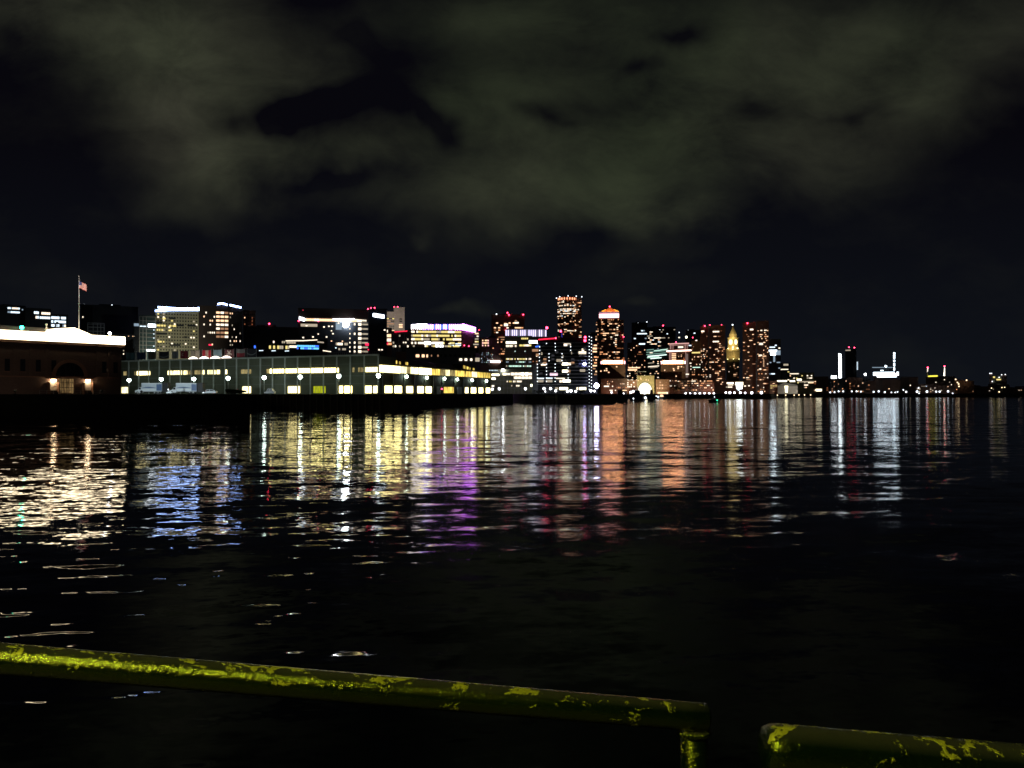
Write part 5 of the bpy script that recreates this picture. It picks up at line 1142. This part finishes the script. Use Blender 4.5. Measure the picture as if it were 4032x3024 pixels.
def east_side():
    T('lit_office', 'low office with stacked dazzling white floors at the foot of the clock tower', 2856, 2962, 1503, 990, 'dark_brown', 3, 12, .15, WHITE, plant=False, v1=1540, lit=((2862, 2888, 1506, 1510.5, 'sign_dim'), (2866, 2887, 1514, 1517, 'w_white'), (2896, 2926, 1505, 1510, 'sign_dim'), (2895, 2926, 1512, 1516, 'sign_dim'), (2899, 2924, 1519, 1523, 'sign_white'), (2900, 2922, 1525, 1531, 'sign_white'), (2905, 2912, 1534, 1538, 'w_cool'), (2930, 2937, 1518, 1522, 'w_white'), (2946, 2952, 1517, 1521, 'w_white'))).done()
    b = T('white_lit_tower', 'grey tower with one dazzling white lit floor right of the ribbed towers', 3028, 3074, 1338, 1150, 'grey_panel', 14, 6, .1, COOL, lit=((3030, 3052, 1365, 1369, 'w_cool'), (3025, 3060, 1377, 1384, 'sign_dimc'), (3034, 3054, 1380, 1398, 'ball_cool2'), (3056, 3073, 1380, 1398, 'w_cool_dim'), (3045, 3052, 1400, 1425, 'w_cool_dim'))); b.done()
    T('stepped_block', 'stepped low glass block with thin lit eaves', 3032, 3110, 1432, 1160, 'dark_glass', 8, 10, .1, OFFICE, plant=False, lit=((3032, 3070, 1440, 1443, 'w_white'), (3055, 3104, 1453, 1456, 'w_white'), (3085, 3104, 1433, 1440, 'w_white_dim')), depth=20).done()
    b = T('broad_block', 'broad low olive block with a bright roof strip, right of the stepped block', 3085, 3205, 1470, 1170, 'olive_panel', 6, 22, .25, OFFICE, plant=False, v1=1530, lit=((3108, 3145, 1469, 1473, 'w_white'), (3060, 3084, 1499, 1505, 'w_white'), (3108, 3130, 1498, 1503, 'sign_dim'), (3138, 3156, 1492, 1498, 'sign_dim'), (3140, 3204, 1501, 1505, 'w_white_dim')), depth=20); b.done()
    b = T('striped_block', 'small block of stacked warm lit floors by the aquarium hall', 3031, 3062, 1503, 985, 'brown_stone', 9, 3, .8, [('w_warm', 2), ('w_warm_dim', 2), ('w_yellow', 2)], plant=False, v1=1548, fw=.95, run=.5, lit=((3060, 3098, 1498, 1503, 'sign_dim'),)); b.done()
    b = Bld('aquarium_hall', 'pale angular concrete hall with one tall glowing window', 3062, 3142, 975); b.ztop = b.z(1512)
    MB().prism([(b.x(3062), 0), (b.x(3140), 0), (b.x(3140), 24), (b.x(3062), 24)], 0, b.z(1519), 'pale_concrete').build('wall', b.root)
    MB().add([(b.x(3060), -1, b.z(1519) + .01), (b.x(3088), -1, b.z(1506)), (b.x(3142), -1, b.z(1517)), (b.x(3060), 25, b.z(1519) + .01), (b.x(3088), 25, b.z(1506)), (b.x(3142), 25, b.z(1517))], [(0, 2, 1), (3, 4, 5), (0, 1, 4, 3), (1, 2, 5, 4), (0, 3, 5, 2)], 'concrete').build('roof', b.root)
    MB().add([(b.x(3089), -.2, b.z(1519)), (b.x(3103), -.2, b.z(1519)), (b.x(3101), -.2, b.z(1546)), (b.x(3093), -.2, b.z(1546))], [(3, 2, 1, 0)], 'hall_tall').build('window', b.root, label='tall glowing window'); b.win(3137, 3140, 1536, 1545, 'w_white_dim', -.1); b.done()
    q = P(3100, 1545, 960); floodlight('floodlight before the pale angular hall', (q.x + 10, 945, GZ), (q.x, 975, GZ + 8), 16000, (1, .95, .8), 130)
    b = T('wharf_block', 'low wharf block with violet white lit frontage right of the pale hall', 3145, 3240, 1524, 1180, 'brown_brick', 3, 16, .3, OFFICE, plant=False, v1=1540, lit=((3150, 3165, 1537, 1550, 'w_yellow'), (3160, 3190, 1547, 1552, 'w_violet'), (3212, 3235, 1532, 1540, 'sign_dim'))); b.done()
    T('brick_block', 'reddish low block at the right end of the downtown shore', 3205, 3262, 1485, 1200, 'brown_brick', 6, 10, .2, RED, plant=False, v1=1540).done()
emit('sign_dimc', (.8, .92, 1), 2.5); emit('ball_cool2', (.8, .92, 1), 14); emit('hall_tall', (1, .92, .6), 3); emit('w_violet', (.85, .8, 1), 3)
east_side()

# ================================================================ far right shore
def far_right():
    b = T('dark_tower', 'lonely unlit dark tower with two red lamps at far right', 3328, 3372, 1376, 1600, 'dark_glass', 10, 4, .0, COOL, reds=((3343, 1367), (3364, 1369)), plant=False, lit=((3329, 3349, 1377, 1381, 'w_white_dim'),), depth=20); b.done()
    b = Bld('bridge_pylon', 'tall glowing white bridge pylon beside the lonely dark tower', 3296, 3318, 1650, cat='bridge pylon'); b.ztop = b.z(1392)
    MB().prism([(b.x(3303), 0), (b.x(3314), 0), (b.x(3314), 6), (b.x(3303), 6)], 0, b.z(1395), 'pylon_light', [(b.x(3302), 1), (b.x(3313), 1), (b.x(3313), 5), (b.x(3302), 5)]).build('leg', b.root)
    MB().add([(b.x(3301), 1, b.z(1394.9)), (b.x(3314), 1, b.z(1394.9)), (b.x(3314), 5, b.z(1394.9)), (b.x(3301), 5, b.z(1394.9)), (b.x(3303), 3, b.z(1391))], [(0, 1, 4), (1, 2, 4), (2, 3, 4), (3, 0, 4)], 'pylon_light').build('cap', b.root)
    b = Bld('lattice_mast', 'thin lit lattice mast right of the lonely dark tower', 3364, 3382, 1620, cat='mast')
    for i in range(9): bxp('lit_rung', b.root, b.x(3376), 0, b.z(1426 + i * 3.6), 4.5 * b.k, 1, 1.7 * b.k, 'w_cool')
    for i in range(8): bxp('lit_rung', b.root, b.x(3368), 0, b.z(1450 + i * 3.6), 4 * b.k, 1, 1.6 * b.k, 'w_cool_dim')
    MB().box(b.x(3373), b.x(3374), .6, 1.2, 0, b.z(1424), 'grey_panel').box(b.x(3370), b.x(3371), .6, 1.2, 0, b.z(1448), 'grey_panel').build('frame', b.root)
    b = Bld('white_store', 'small dazzling white lit block left of the bridge pylon', 3270, 3296, 1560); b.ztop = b.z(1478)
    b.body(1478, 14, 'grey_panel', plant=False); b.facade(3273, 3294, 1479, 1491, 1, 3, 1, [('sign_white', 1)], .98, .9, rows={0: 2}, cols=[1]); b.done()
    # the dazzling plant with boom and mast
    b = Bld('lit_plant', 'dazzling white waterfront plant with long boom and tall lit mast', 3434, 3545, 1450); b.ztop = b.z(1458)
    b.body(1462, 30, 'grey_panel', u0=3440, u1=3536, plant=False); b.body(1455, 14, 'grey_panel', u0=3458, u1=3500, y=4, vbot=1461.8, name='upper_storey', plant=False)
    b.facade(3438, 3538, 1464, 1486, 3, 13, .85, [('plant_light', 3), ('sign_white', 1)], .85, .7, rows={0: 1.1, 1: 1.2, 2: .8}, run=.4); b.facade(3460, 3498, 1456, 1463, 1, 6, .9, [('plant_light', 1)], .8, .8, y=3.9)
    b.strip(3434, 1446, 3515, 1447, 3, 'w_cool_dim', 'boom', 2, 1.2); MB().box(b.x(3488), b.x(3490), 1.5, 3, b.z(1462), b.z(1440), 'grey_panel').build('boom_post', b.root)
    MB().ball((b.x(3488), 1, b.z(1442)), 4.5 * b.k, 'plant_light', 8, 6).build('roof_lamp', b.root)
    for i in range(18):
        if i not in (6, 9, 13): bxp('lit_rung', b.root, b.x(3521), 1, b.z(1390 + i * 4.2), (7 - i * .12) * b.k, 1.2, 3.2 * b.k, 'plant_light')
    MB().box(b.x(3520), b.x(3522), 1.8, 3, 0, b.z(1388), 'grey_panel').build('mast', b.root); b.done()
    for u, vt, ub, lab in ((3653, 1447, 3646, 'left pale chimney with red lamp at far right'), (3719, 1442, 3716, 'right pale chimney with red lamp at far right')):
        b = Bld('chimney', lab, u - 8, u + 8, 1500, cat='chimney'); b.ztop = b.z(vt)
        MB().cyl((b.x(ub), 0, 0), (b.x(u), 0, b.z(vt + 2)), 3.4 * b.k, 2.2 * b.k, 12, 'white_stone').build('stack', b.root); b.red(u, vt, 3, y=0)
        q = floodlight('floodlight on the hall roof below the ' + lab.split(' with')[0], (X(u + 5, 1488), 1488, 39), (X(u, 1500), 1500, 49), 60000, (1, .9, .8), 75)
    b = Bld('power_hall', 'dark hall with a yellow lit roof strip between the two chimneys', 3645, 3760, 1480); b.ztop = b.z(1480)
    b.body(1484, 25, 'dark_brown', plant=False); b.strip(3654, 1481, 3692, 1480, 6, 'lime_strip', 'roof_light'); b.facade(3648, 3756, 1490, 1530, 4, 16, .15, WHITE, .5, .35); b.done()
    b = Bld('grain_elevator', 'dim olive lit elevator with lamps at its corners at far right', 3888, 3966, 1700); b.ztop = b.z(1470)
    b.body(1482, 20, 'olive_panel', u0=3906, u1=3944, plant=False); b.body(1470, 14, 'brown_stone', u0=3896, u1=3907, y=-2, plant=False); b.body(1476, 14, 'brown_stone', u0=3944, u1=3964, y=-2, plant=False)
    for u, v in ((3898, 1470), (3904, 1470), (3944, 1476), (3958, 1475), (3907, 1502), (3934, 1486)): b.red(u, v, 2.0, True, y=-3)
    b.win(3910, 3918, 1482, 1488, 'w_yellow'); b.win(3923, 3941, 1492, 1497, 'w_yellow'); b.done()
    r = random.Random(11)
    rows = [(3240, 3330, 1490, 1290, .22, RED), (3310, 3425, 1487, 1330, .25, RED), (3385, 3450, 1496, 1290, .35, RED), (3440, 3545, 1490, 1300, .15, WHITE), (3545, 3615, 1482, 1320, .12, WHITE), (3600, 3660, 1510, 1290, .2, WHITE),
            (3660, 3762, 1512, 1280, .25, WHITE), (3755, 3835, 1498, 1330, .12, RED), (3820, 3900, 1516, 1340, .06, WHITE), (3890, 3975, 1512, 1360, .08, WHITE), (3965, 4060, 1520, 1380, .06, WHITE)]
    tags = ['low dark brick block with a few reddish lights right of the downtown shore', 'long hillside row of houses with amber lights under the lonely tower', 'terraced block crowded with amber lights left of the dazzling plant', 'dark shed row below the dazzling plant', 'dark sheds right of the tall lit mast', 'small dark shed left of the left chimney',
            'white lit quay sheds below the two chimneys', 'dark block with amber lamps right of the right chimney', 'unlit low bank of houses at far right', 'low dark houses below the dim elevator', 'last dark low houses at the right edge']
    for (u0, u1, vt, D, p, pal), lab in zip(rows, tags):
        b = Bld('shore_block', lab, u0, u1, D); n = max(2, int((u1 - u0) / 28)); b.ztop = b.z(vt)
        e = [u0 + (u1 - u0) * i / n for i in range(n + 1)]
        for i in range(n): b.body(vt + r.uniform(0, 9), 16, r.choice(('dark_brown', 'brown_brick', 'brown_stone', 'dark_glass')), u0=e[i] + .1, u1=e[i + 1] - .1, plant=(i % 2 == 0))
        b.facade(u0, u1, vt + 8, 1545, 5, int((u1 - u0) / 8), p, pal, .45, .4); b.done()
far_right()

for u, D, ut, w in ((2405, 925, 2400, 'before the left hotel wing'), (2500, 925, 2510, 'left of the bright archway'), (2665, 922, 2665, 'before the dark round tree'), (2800, 930, 2806, 'before the left ribbed tower'), (2975, 930, 2975, 'before the right ribbed tower')):
    floodlight('added amber city glow floodlight ' + w, (X(u, D), D, GZ), (X(ut, 1040), 1040, 75), 5000, (1, .42, .22), 110)  # invented floodlights standing in for the ambient city glow on the towers
for u, w in ((-120, 'left part'), (60, 'middle'), (400, 'right part')):
    floodlight('added unseen amber lamp at the foot of the hall wall, ' + w, (X(u, 180), 180, GZ + .08), (X(u, 195), 195, GZ + 8), 90, (1, .75, .6), 120)  # unseen lamps added to lift the brightness of the brick front
# shoreline lamps
def shore_lamps():
    post = MB().cyl((0, 0, 0), (0, 0, 1), .12, .08, 6, 'grey_panel').mesh('pole'); gl = {}
    for k in ('lamp_cool_small', 'lamp_warm_small', 'lamp_bright'): gl[k] = MB().ball((0, 0, 0), 1, k, 8, 6).mesh('globe')
    ordn = ['first', 'second', 'third', 'fourth', 'fifth', 'sixth', 'seventh', 'eighth', 'ninth', 'tenth', 'eleventh', 'twelfth', 'thirteenth', 'fourteenth', 'fifteenth', 'sixteenth']
    def row(pts, D, mt, r, where, group, z0=GZ):
        for i, pt in enumerate(pts):
            u, v = pt[:2]; rr = (pt[2] if len(pt) > 2 else r)
            x = X(u, D); z = Zv(v, D)
            o = thing('shore_lamp', '%s from the left of %s' % (ordn[i], where), 'lamp', (x, D, z0), 0, group)
            place('globe', gl[mt], o, (0, 0, z - z0)).scale = (rr * D / F,) * 3
            pp = place('pole', post, o); pp.scale = (1, 1, max(.2, z - z0 - rr * D / F * .8))
    row([(1938, 1533), (1966, 1531), (2069, 1531)], 552, 'lamp_bright', 4.5, 'three round lamps before the low glassy building', 'round lamps by the glassy building')
    row([(2127, 1541, 3), (2142, 1530, 4.5), (2146, 1541, 3), (2168, 1530, 4.5), (2188, 1539, 4), (2234, 1541, 4), (2248, 1539, 5), (2267, 1541, 4), (2327, 1539, 4.5), (2341, 1540, 3.5)], 548, 'lamp_bright', 3.5, 'bright lamps under the apartment block', 'lamps along the apartment quay')
    row([(2408, 1545), (2437, 1551), (2455, 1550), (2484, 1545, 4.5), (2493, 1541, 4), (2503, 1540, 4), (2519, 1546, 4), (2538, 1547, 4.5)], 925, 'lamp_bright', 3, 'blazing lamps in front of the archway', 'lamps before the archway')
    row([(2700 + i * 18.5, 1549) for i in range(7)], 940, 'lamp_warm_b', 3.2, 'even row of warm lamps left of the clock tower', 'warm lamps along the promenade') if 'lamp_warm_b' in gl else row([(2700 + i * 18.5, 1549, 3.3) for i in range(7)], 940, 'lamp_bright', 3.2, 'even row of lamps left of the clock tower', 'lamps along the promenade')
    row([(2858, 1546), (2874, 1546, 4.2), (2892, 1546), (2915, 1546, 3.8), (2934, 1547), (2960, 1547, 4.6), (2998, 1546, 5)], 932, 'lamp_bright', 3.4, 'starry white lamps below the clock tower', 'white lamps below the clock tower')
    row([(3061, 1556), (3094, 1556), (3127, 1556), (3146, 1555), (3168, 1555), (3192, 1555)], 1140, 'lamp_warm_small', 2.2, 'small lamps at the water below the pale hall', 'small lamps by the pale hall', 2.0)
    row([(3253, 1545), (3269, 1545), (3286, 1544), (3302, 1541), (3320, 1541), (3354, 1541), (3373, 1541), (3390, 1542), (3440, 1543, 3.2), (3460, 1541, 3.4), (3484, 1544, 3.2)], 1262, 'lamp_cool_small', 2.8, 'white lamps along the far quay left of the bright plant', 'lamps on the far quay')
    row([(3510, 1545), (3525, 1545), (3534, 1543), (3557, 1535), (3568, 1543, 3.4), (3611, 1542, 4), (3619, 1549), (3617, 1527), (3650, 1542, 4), (3686, 1542, 3.2), (3700, 1542, 3.4), (3733, 1541, 3.6), (3751, 1549)], 1258, 'lamp_cool_small', 2.3, 'white lamps on the quay under the two chimneys', 'lamps under the chimneys')
    row([(3546, 1558), (3563, 1558), (3602, 1556), (3615, 1556), (3629, 1555), (3654, 1554)], 1246, 'lamp_cool_small', 1.9, 'tiny lamps at the waterline under the left chimney', 'tiny waterline lamps', 1.2)
    row([(3763, 1494), (3806, 1497), (3770, 1506), (3775, 1512), (3776, 1521)], 1325, 'lamp_warm_small', 2.4, 'amber lamps on the block right of the right chimney', 'amber lamps on the dark block')
    row([(3888, 1560, 1.8), (3911, 1557, 2.8), (3948, 1557, 2.8), (3934, 1543), (3945, 1526, 1.8), (3956, 1525, 1.8), (3904, 1528, 1.8), (3992, 1559, 1.6), (4005, 1558, 1.6)], 1270, 'lamp_warm_small', 2.3, 'lamps scattered low at the right edge', 'lamps at the right edge', 1.0)
    row([(3433, 1477, 4.5)], 1420, 'lamp_warm_small', 4, 'pinkish flare left of the bright plant', 'flare lamp') if False else None
    row([(3407, 1474, 4.6)], 1300, 'lamp_bright', 4, 'single large lamp left of the bright plant', 'large lamp by the plant')
emit('lamp_bright', (.92, .95, 1), 9)
shore_lamps()

# ================================================================ boats
def boat(label, u0, u1, vw, D, hull='black_paint', cabin=None, h=None, lamps=(), name='boat', cat='boat'):
    k = D / F; L = (u1 - u0) * k; hh = h or L * .16; b = thing(name, label, cat, (X((u0 + u1) / 2, D), D, 0))
    n = 10; B = L * .16; top = []; bot = []
    def sec(t_): return B * (1 - abs(2 * t_ - 1) ** 3) * (.85 if t_ < .5 else 1)
    prof = [(-L / 2 + L * i / n, sec(i / n)) for i in range(n + 1)]
    tp = [(x, y) for x, y in prof] + [(x, -y) for x, y in reversed(prof[1:-1])]; bt = [(x * .86, y * .6) for x, y in tp]
    m = MB(); N = len(tp)
    vs = [(x, y, -.3) for x, y in bt] + [(x, y, hh * (1 + .35 * (abs(2 * x / L)) ** 2)) for x, y in tp]
    m.add(vs, [tuple(range(N - 1, -1, -1)), tuple(range(N, 2 * N))] + [(i, (i + 1) % N, N + (i + 1) % N, N + i) for i in range(N)], hull).build('hull', b)
    if cabin:
        MB().prism([(-L * .2, -B * .6), (L * .18, -B * .6), (L * .18, B * .6), (-L * .2, B * .6)], hh + .02, hh * 2.1, cabin, [(-L * .16, -B * .5), (L * .1, -B * .5), (L * .1, B * .5), (-L * .16, B * .5)]).build('cabin', b)
        MB().cyl((0, 0, hh * 2.1), (0, 0, hh * 3.4), .06, .04, 6, 'metal').build('mast', b)
    for i, (u, v, mt, r_) in enumerate(lamps):
        MB().ball((X(u, D) - b.location.x, -B * .62, Zv(v, D)), r_ * k, mt, 8, 6).build('boat_lamp', b)
    return b
boat('small dark boat with green lamp on the water right of centre', 2788, 2836, 1583, 500, cabin='grey_panel', h=1.4, lamps=((2822, 1576, 'green_lamp_small', 3), (2812, 1563, 'lamp_cool_small', 1.6)))
boat('long dark ferry with lit cabin moored left of the archway', 2476, 2546, 1578, 620, cabin='navy_glass', h=4, lamps=((2493, 1569, 'w_cool_ball', 2), (2513, 1570, 'w_cool_ball', 1.5), (2540, 1566, 'w_cool_ball', 4)), name='ferry', cat='ferry')
boat('round dark tug moored right of the archway', 2548, 2584, 1578, 610, cabin='dark_brown', h=4.2, name='tugboat', cat='tugboat')
boat('white yacht with bright lit deck right of the dark tug', 2588, 2624, 1570, 800, 'white_paint', 'w_warm', h=2.2, name='yacht', cat='yacht', lamps=((2583, 1560, 'w_cool_ball', 2), (2590, 1562, 'w_cool_ball', 2.5)))
boat('grey hulled ship with a tall pale bow moored at the near shore end', 2411, 2476, 1582, 530, 'grey_panel', 'dark_brown', h=4.0, name='ship', cat='ship', lamps=())
# fender dolphins on the near shore
def dolphins():
    D = 432; o = thing('fender_frame', 'pale timber fender frame standing in the water before the apartments', 'pier frame', (X(2150, D), D, 0))
    m = MB(); k = D / F
    for i in range(7): MB().cyl((i * 5 * k, 0, -2), (i * 5 * k, 0, 4.4 + .1 * (i % 2)), .14, .12, 6, 'fender_timber').build('pile', o)
    MB().box(36 * k, 45 * k, -.4, .4, -2, 4.9, 'fender_timber').build('post', o)
    MB().box(-.3, 45 * k, -.25, -.16, 3.4, 3.8, 'fender_timber').build('rail', o)
dolphins()
for i, (u, D, w, h, lb) in enumerate(((2118, 545, 9, 3.2, 'dark spreading tree on the shore edge right of the glassy building'), (2290, 543, 6, 3.4, 'small dark tree on the quay below the balconies'), (2655, 925, 13, 13, 'dark round tree before the terrace row'), (2675, 928, 11, 10, 'lower dark tree right of the round tree'), (2720, 930, 12, 16, 'tall dark tree behind the lamp row'))):
    plant('tree', lb, X(u, D), D, GZ, w, h, h * .25, 40 + i, 'tree', 500)

# ================================================================ near pier: rails
def rail_paint():
    m, t = newmat('rail_paint')
    tc = t.n('ShaderNodeTexCoord').outputs['Object']
    q = t.v('MULTIPLY', tc, (1, 1, 1))
    big = t.noise(t.v('MULTIPLY', q, (1, 1.6, 1.6)), 14, 5, .62, dist=.6); fine = t.noise(q, 130, 4, .6)
    f = t.m('ADD', t.m('MULTIPLY', big, .8), t.m('MULTIPLY', fine, .2))
    sp = t.n('ShaderNodeSeparateXYZ'); t.link(tc, sp.inputs[0])
    # worn, faded strip along the top of the pipe
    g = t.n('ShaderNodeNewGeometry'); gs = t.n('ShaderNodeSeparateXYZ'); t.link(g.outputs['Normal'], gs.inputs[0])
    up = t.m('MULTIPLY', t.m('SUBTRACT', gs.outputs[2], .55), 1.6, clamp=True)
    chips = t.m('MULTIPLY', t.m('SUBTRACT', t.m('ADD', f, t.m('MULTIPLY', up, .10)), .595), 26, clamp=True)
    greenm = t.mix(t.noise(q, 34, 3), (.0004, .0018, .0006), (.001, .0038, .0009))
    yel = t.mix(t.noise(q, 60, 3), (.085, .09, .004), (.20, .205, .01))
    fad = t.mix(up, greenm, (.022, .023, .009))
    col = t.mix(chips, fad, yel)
    b = t.n('ShaderNodeBsdfPrincipled'); t.link(col, b.inputs['Base Color'])
    t.link(t.m('ADD', t.m('MULTIPLY', chips, .18), t.m('ADD', .09, t.m('MULTIPLY', fine, .13))), b.inputs['Roughness'])
    b.inputs['Metallic'].default_value = 0.0; b.inputs['Specular IOR Level'].default_value = .7; b.inputs['Specular Tint'].default_value = (.88, 1, .05, 1)
    bm = t.n('ShaderNodeBump'); bm.inputs['Strength'].default_value = .7; bm.inputs['Distance'].default_value = .005
    hgt = t.m('ADD', t.m('MULTIPLY', chips, .5), t.m('ADD', t.m('MULTIPLY', fine, .6), t.m('MULTIPLY', big, .8)))
    t.link(hgt, bm.inputs['Height']); t.link(bm.outputs[0], b.inputs['Normal'])
    o = t.n('ShaderNodeOutputMaterial'); t.link(b.outputs[0], o.inputs[0]); MT['rail_paint'] = m
rail_paint()
def tube(pts, r, n=28, cap=.25):
    """a pipe through pts with softly rounded closed ends; returns an MB"""
    pts = [Vector(p) for p in pts]; m = MB(); rings = []
    d0 = (pts[1] - pts[0]).normalized(); d1 = (pts[-1] - pts[-2]).normalized()
    st = [(pts[0] - d0 * 0, .55), (pts[0] + d0 * r * .08, .85), (pts[0] + d0 * r * cap, 1)] + [(p, 1) for p in pts[1:-1]] + [(pts[-1] - d1 * r * cap, 1), (pts[-1] - d1 * r * .08, .85), (pts[-1], .55)]
    vs = []; up = Vector((0, 0, 1)) if abs(d0.z) < .9 else Vector((0, 1, 0))
    a = d0.cross(up).normalized(); b = a.cross(d0).normalized()
    for p, s in st:
        for i in range(n):
            th = 2 * math.pi * i / n; vs.append(p + (a * math.cos(th) + b * math.sin(th)) * r * s)
    K = len(st)
    fs = [tuple(range(n)), tuple(range(K * n - 1, (K - 1) * n - 1, -1))]
    for j in range(K - 1): fs += [(j * n + i, (j + 1) * n + i, (j + 1) * n + (i + 1) % n, j * n + (i + 1) % n) for i in range(n)]
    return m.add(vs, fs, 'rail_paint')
DK = 3.85   # deck level of the near pier
def near_pier():
    rp = .0295
    def rp_pt(u, v, D): return P(u, v, D) - Vector((0, 0, rp))
    Lf, Rt = rp_pt(0, 2533, 1.50), rp_pt(2788, 2772, 1.66)
    far = Lf + (Lf - Rt) * 1.4
    root = thing('pier_railing', 'green pipe railing with flaking yellow paint ending at a post', 'railing', (Rt.x, Rt.y, DK))
    o = Vector((Rt.x, Rt.y, DK))
    N = 60
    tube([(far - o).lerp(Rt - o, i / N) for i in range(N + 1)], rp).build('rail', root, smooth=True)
    px = Rt - Vector((rp * 1.02, 0, 0))
    tube([(px.x - o.x, 0, 0), (px.x - o.x, 0, (Rt.z - DK) * .5), (px.x - o.x, 0, Rt.z - DK - rp * .8)], rp * .98, 24).build('post', root, smooth=True)
    # weld bead where rail and post meet
    m = MB(); r = random.Random(2)
    for i in range(22):
        th = 2 * math.pi * i / 22; rr = rp * 1.02
        m.ball((px.x - o.x + rr * math.cos(th), rr * math.sin(th), Rt.z - DK - rp * (1.05 - .25 * abs(math.sin(th))) - .004), .0055 + r.random() * .003, 'rail_paint', 6, 4)
    m.build('weld', root, smooth=True)
    for s in (.42, .85):
        q = (far - o).lerp(Lf - o, s - .42) if s < .5 else far - o + (Rt - far) * .03
        tube([(q.x, q.y, 0), (q.x, q.y, q.z * .5), (q.x, q.y, q.z - rp)], rp * .98, 20).build('post', root, smooth=True)
    # second, nearer rail at right
    r2 = .0315
    A, B_ = P(3004, 2850, 1.02) - Vector((0, 0, r2)), P(4032, 2936, 1.02) - Vector((0, 0, r2))
    E = A + (B_ - A) * 3.2
    r_ = thing('pier_railing', 'nearer dark pipe railing with chipped yellow patches at lower right', 'railing', (A.x, A.y, DK)); o2 = Vector((A.x, A.y, DK))
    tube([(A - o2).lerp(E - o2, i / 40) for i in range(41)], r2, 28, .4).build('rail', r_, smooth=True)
    for s in (.62, .98):
        q = (A - o2).lerp(E - o2, s); tube([(q.x, q.y, 0), (q.x, q.y, q.z * .5), (q.x, q.y, q.z - r2)], r2 * .9, 20).build('post', r_, smooth=True)
    # deck boards under the camera
    m = MB()
    for i in range(40): m.box(-7 + i * .35, -7 + i * .35 + .33, -6, 1.78, DK - .06, DK, 'timber')
    tag(m.box(-7, 7, 1.5, 1.75, DK - .35, DK - .065, 'timber').box(-7, 7, -6, -5.75, DK - .35, DK - .065, 'timber').build('pier_deck'), 'timber pier deck', None, kind='structure')
    for x in (-6, -2, 2, 6): tag(MB().cyl((x, 1.3, -3), (x, 1.3, DK - .36), .16, .15, 12, 'timber').build('pier_pile'), 'timber pile under the near pier deck, ' + {-6: 'leftmost', -2: 'second from the left', 2: 'second from the right', 6: 'rightmost'}[x], 'pile', 'piles under the near pier')
    # long tube lamp of the near pier, behind the camera to the left: it lights the rails
    l = thing('pier_lamp', 'long amber tube lamp on two posts on the near pier', 'lamp', (-3.4, -2.5, DK))
    for x in (-1.9, 1.9): MB().cyl((x, 0, 0), (x, 0, 5.45), .05, .04, 10, 'black_paint').build('post', l)
    MB().box(-2.1, 2.1, -.09, .09, 5.455, 5.56, 'black_paint').build('housing', l)
    MB().cyl((-2.0, 0, 5.39), (2.0, 0, 5.39), .04, .04, 12, 'amber_tube').build('tube', l)
emit('amber_tube', (1, .96, .45), 640, True)
near_pier()
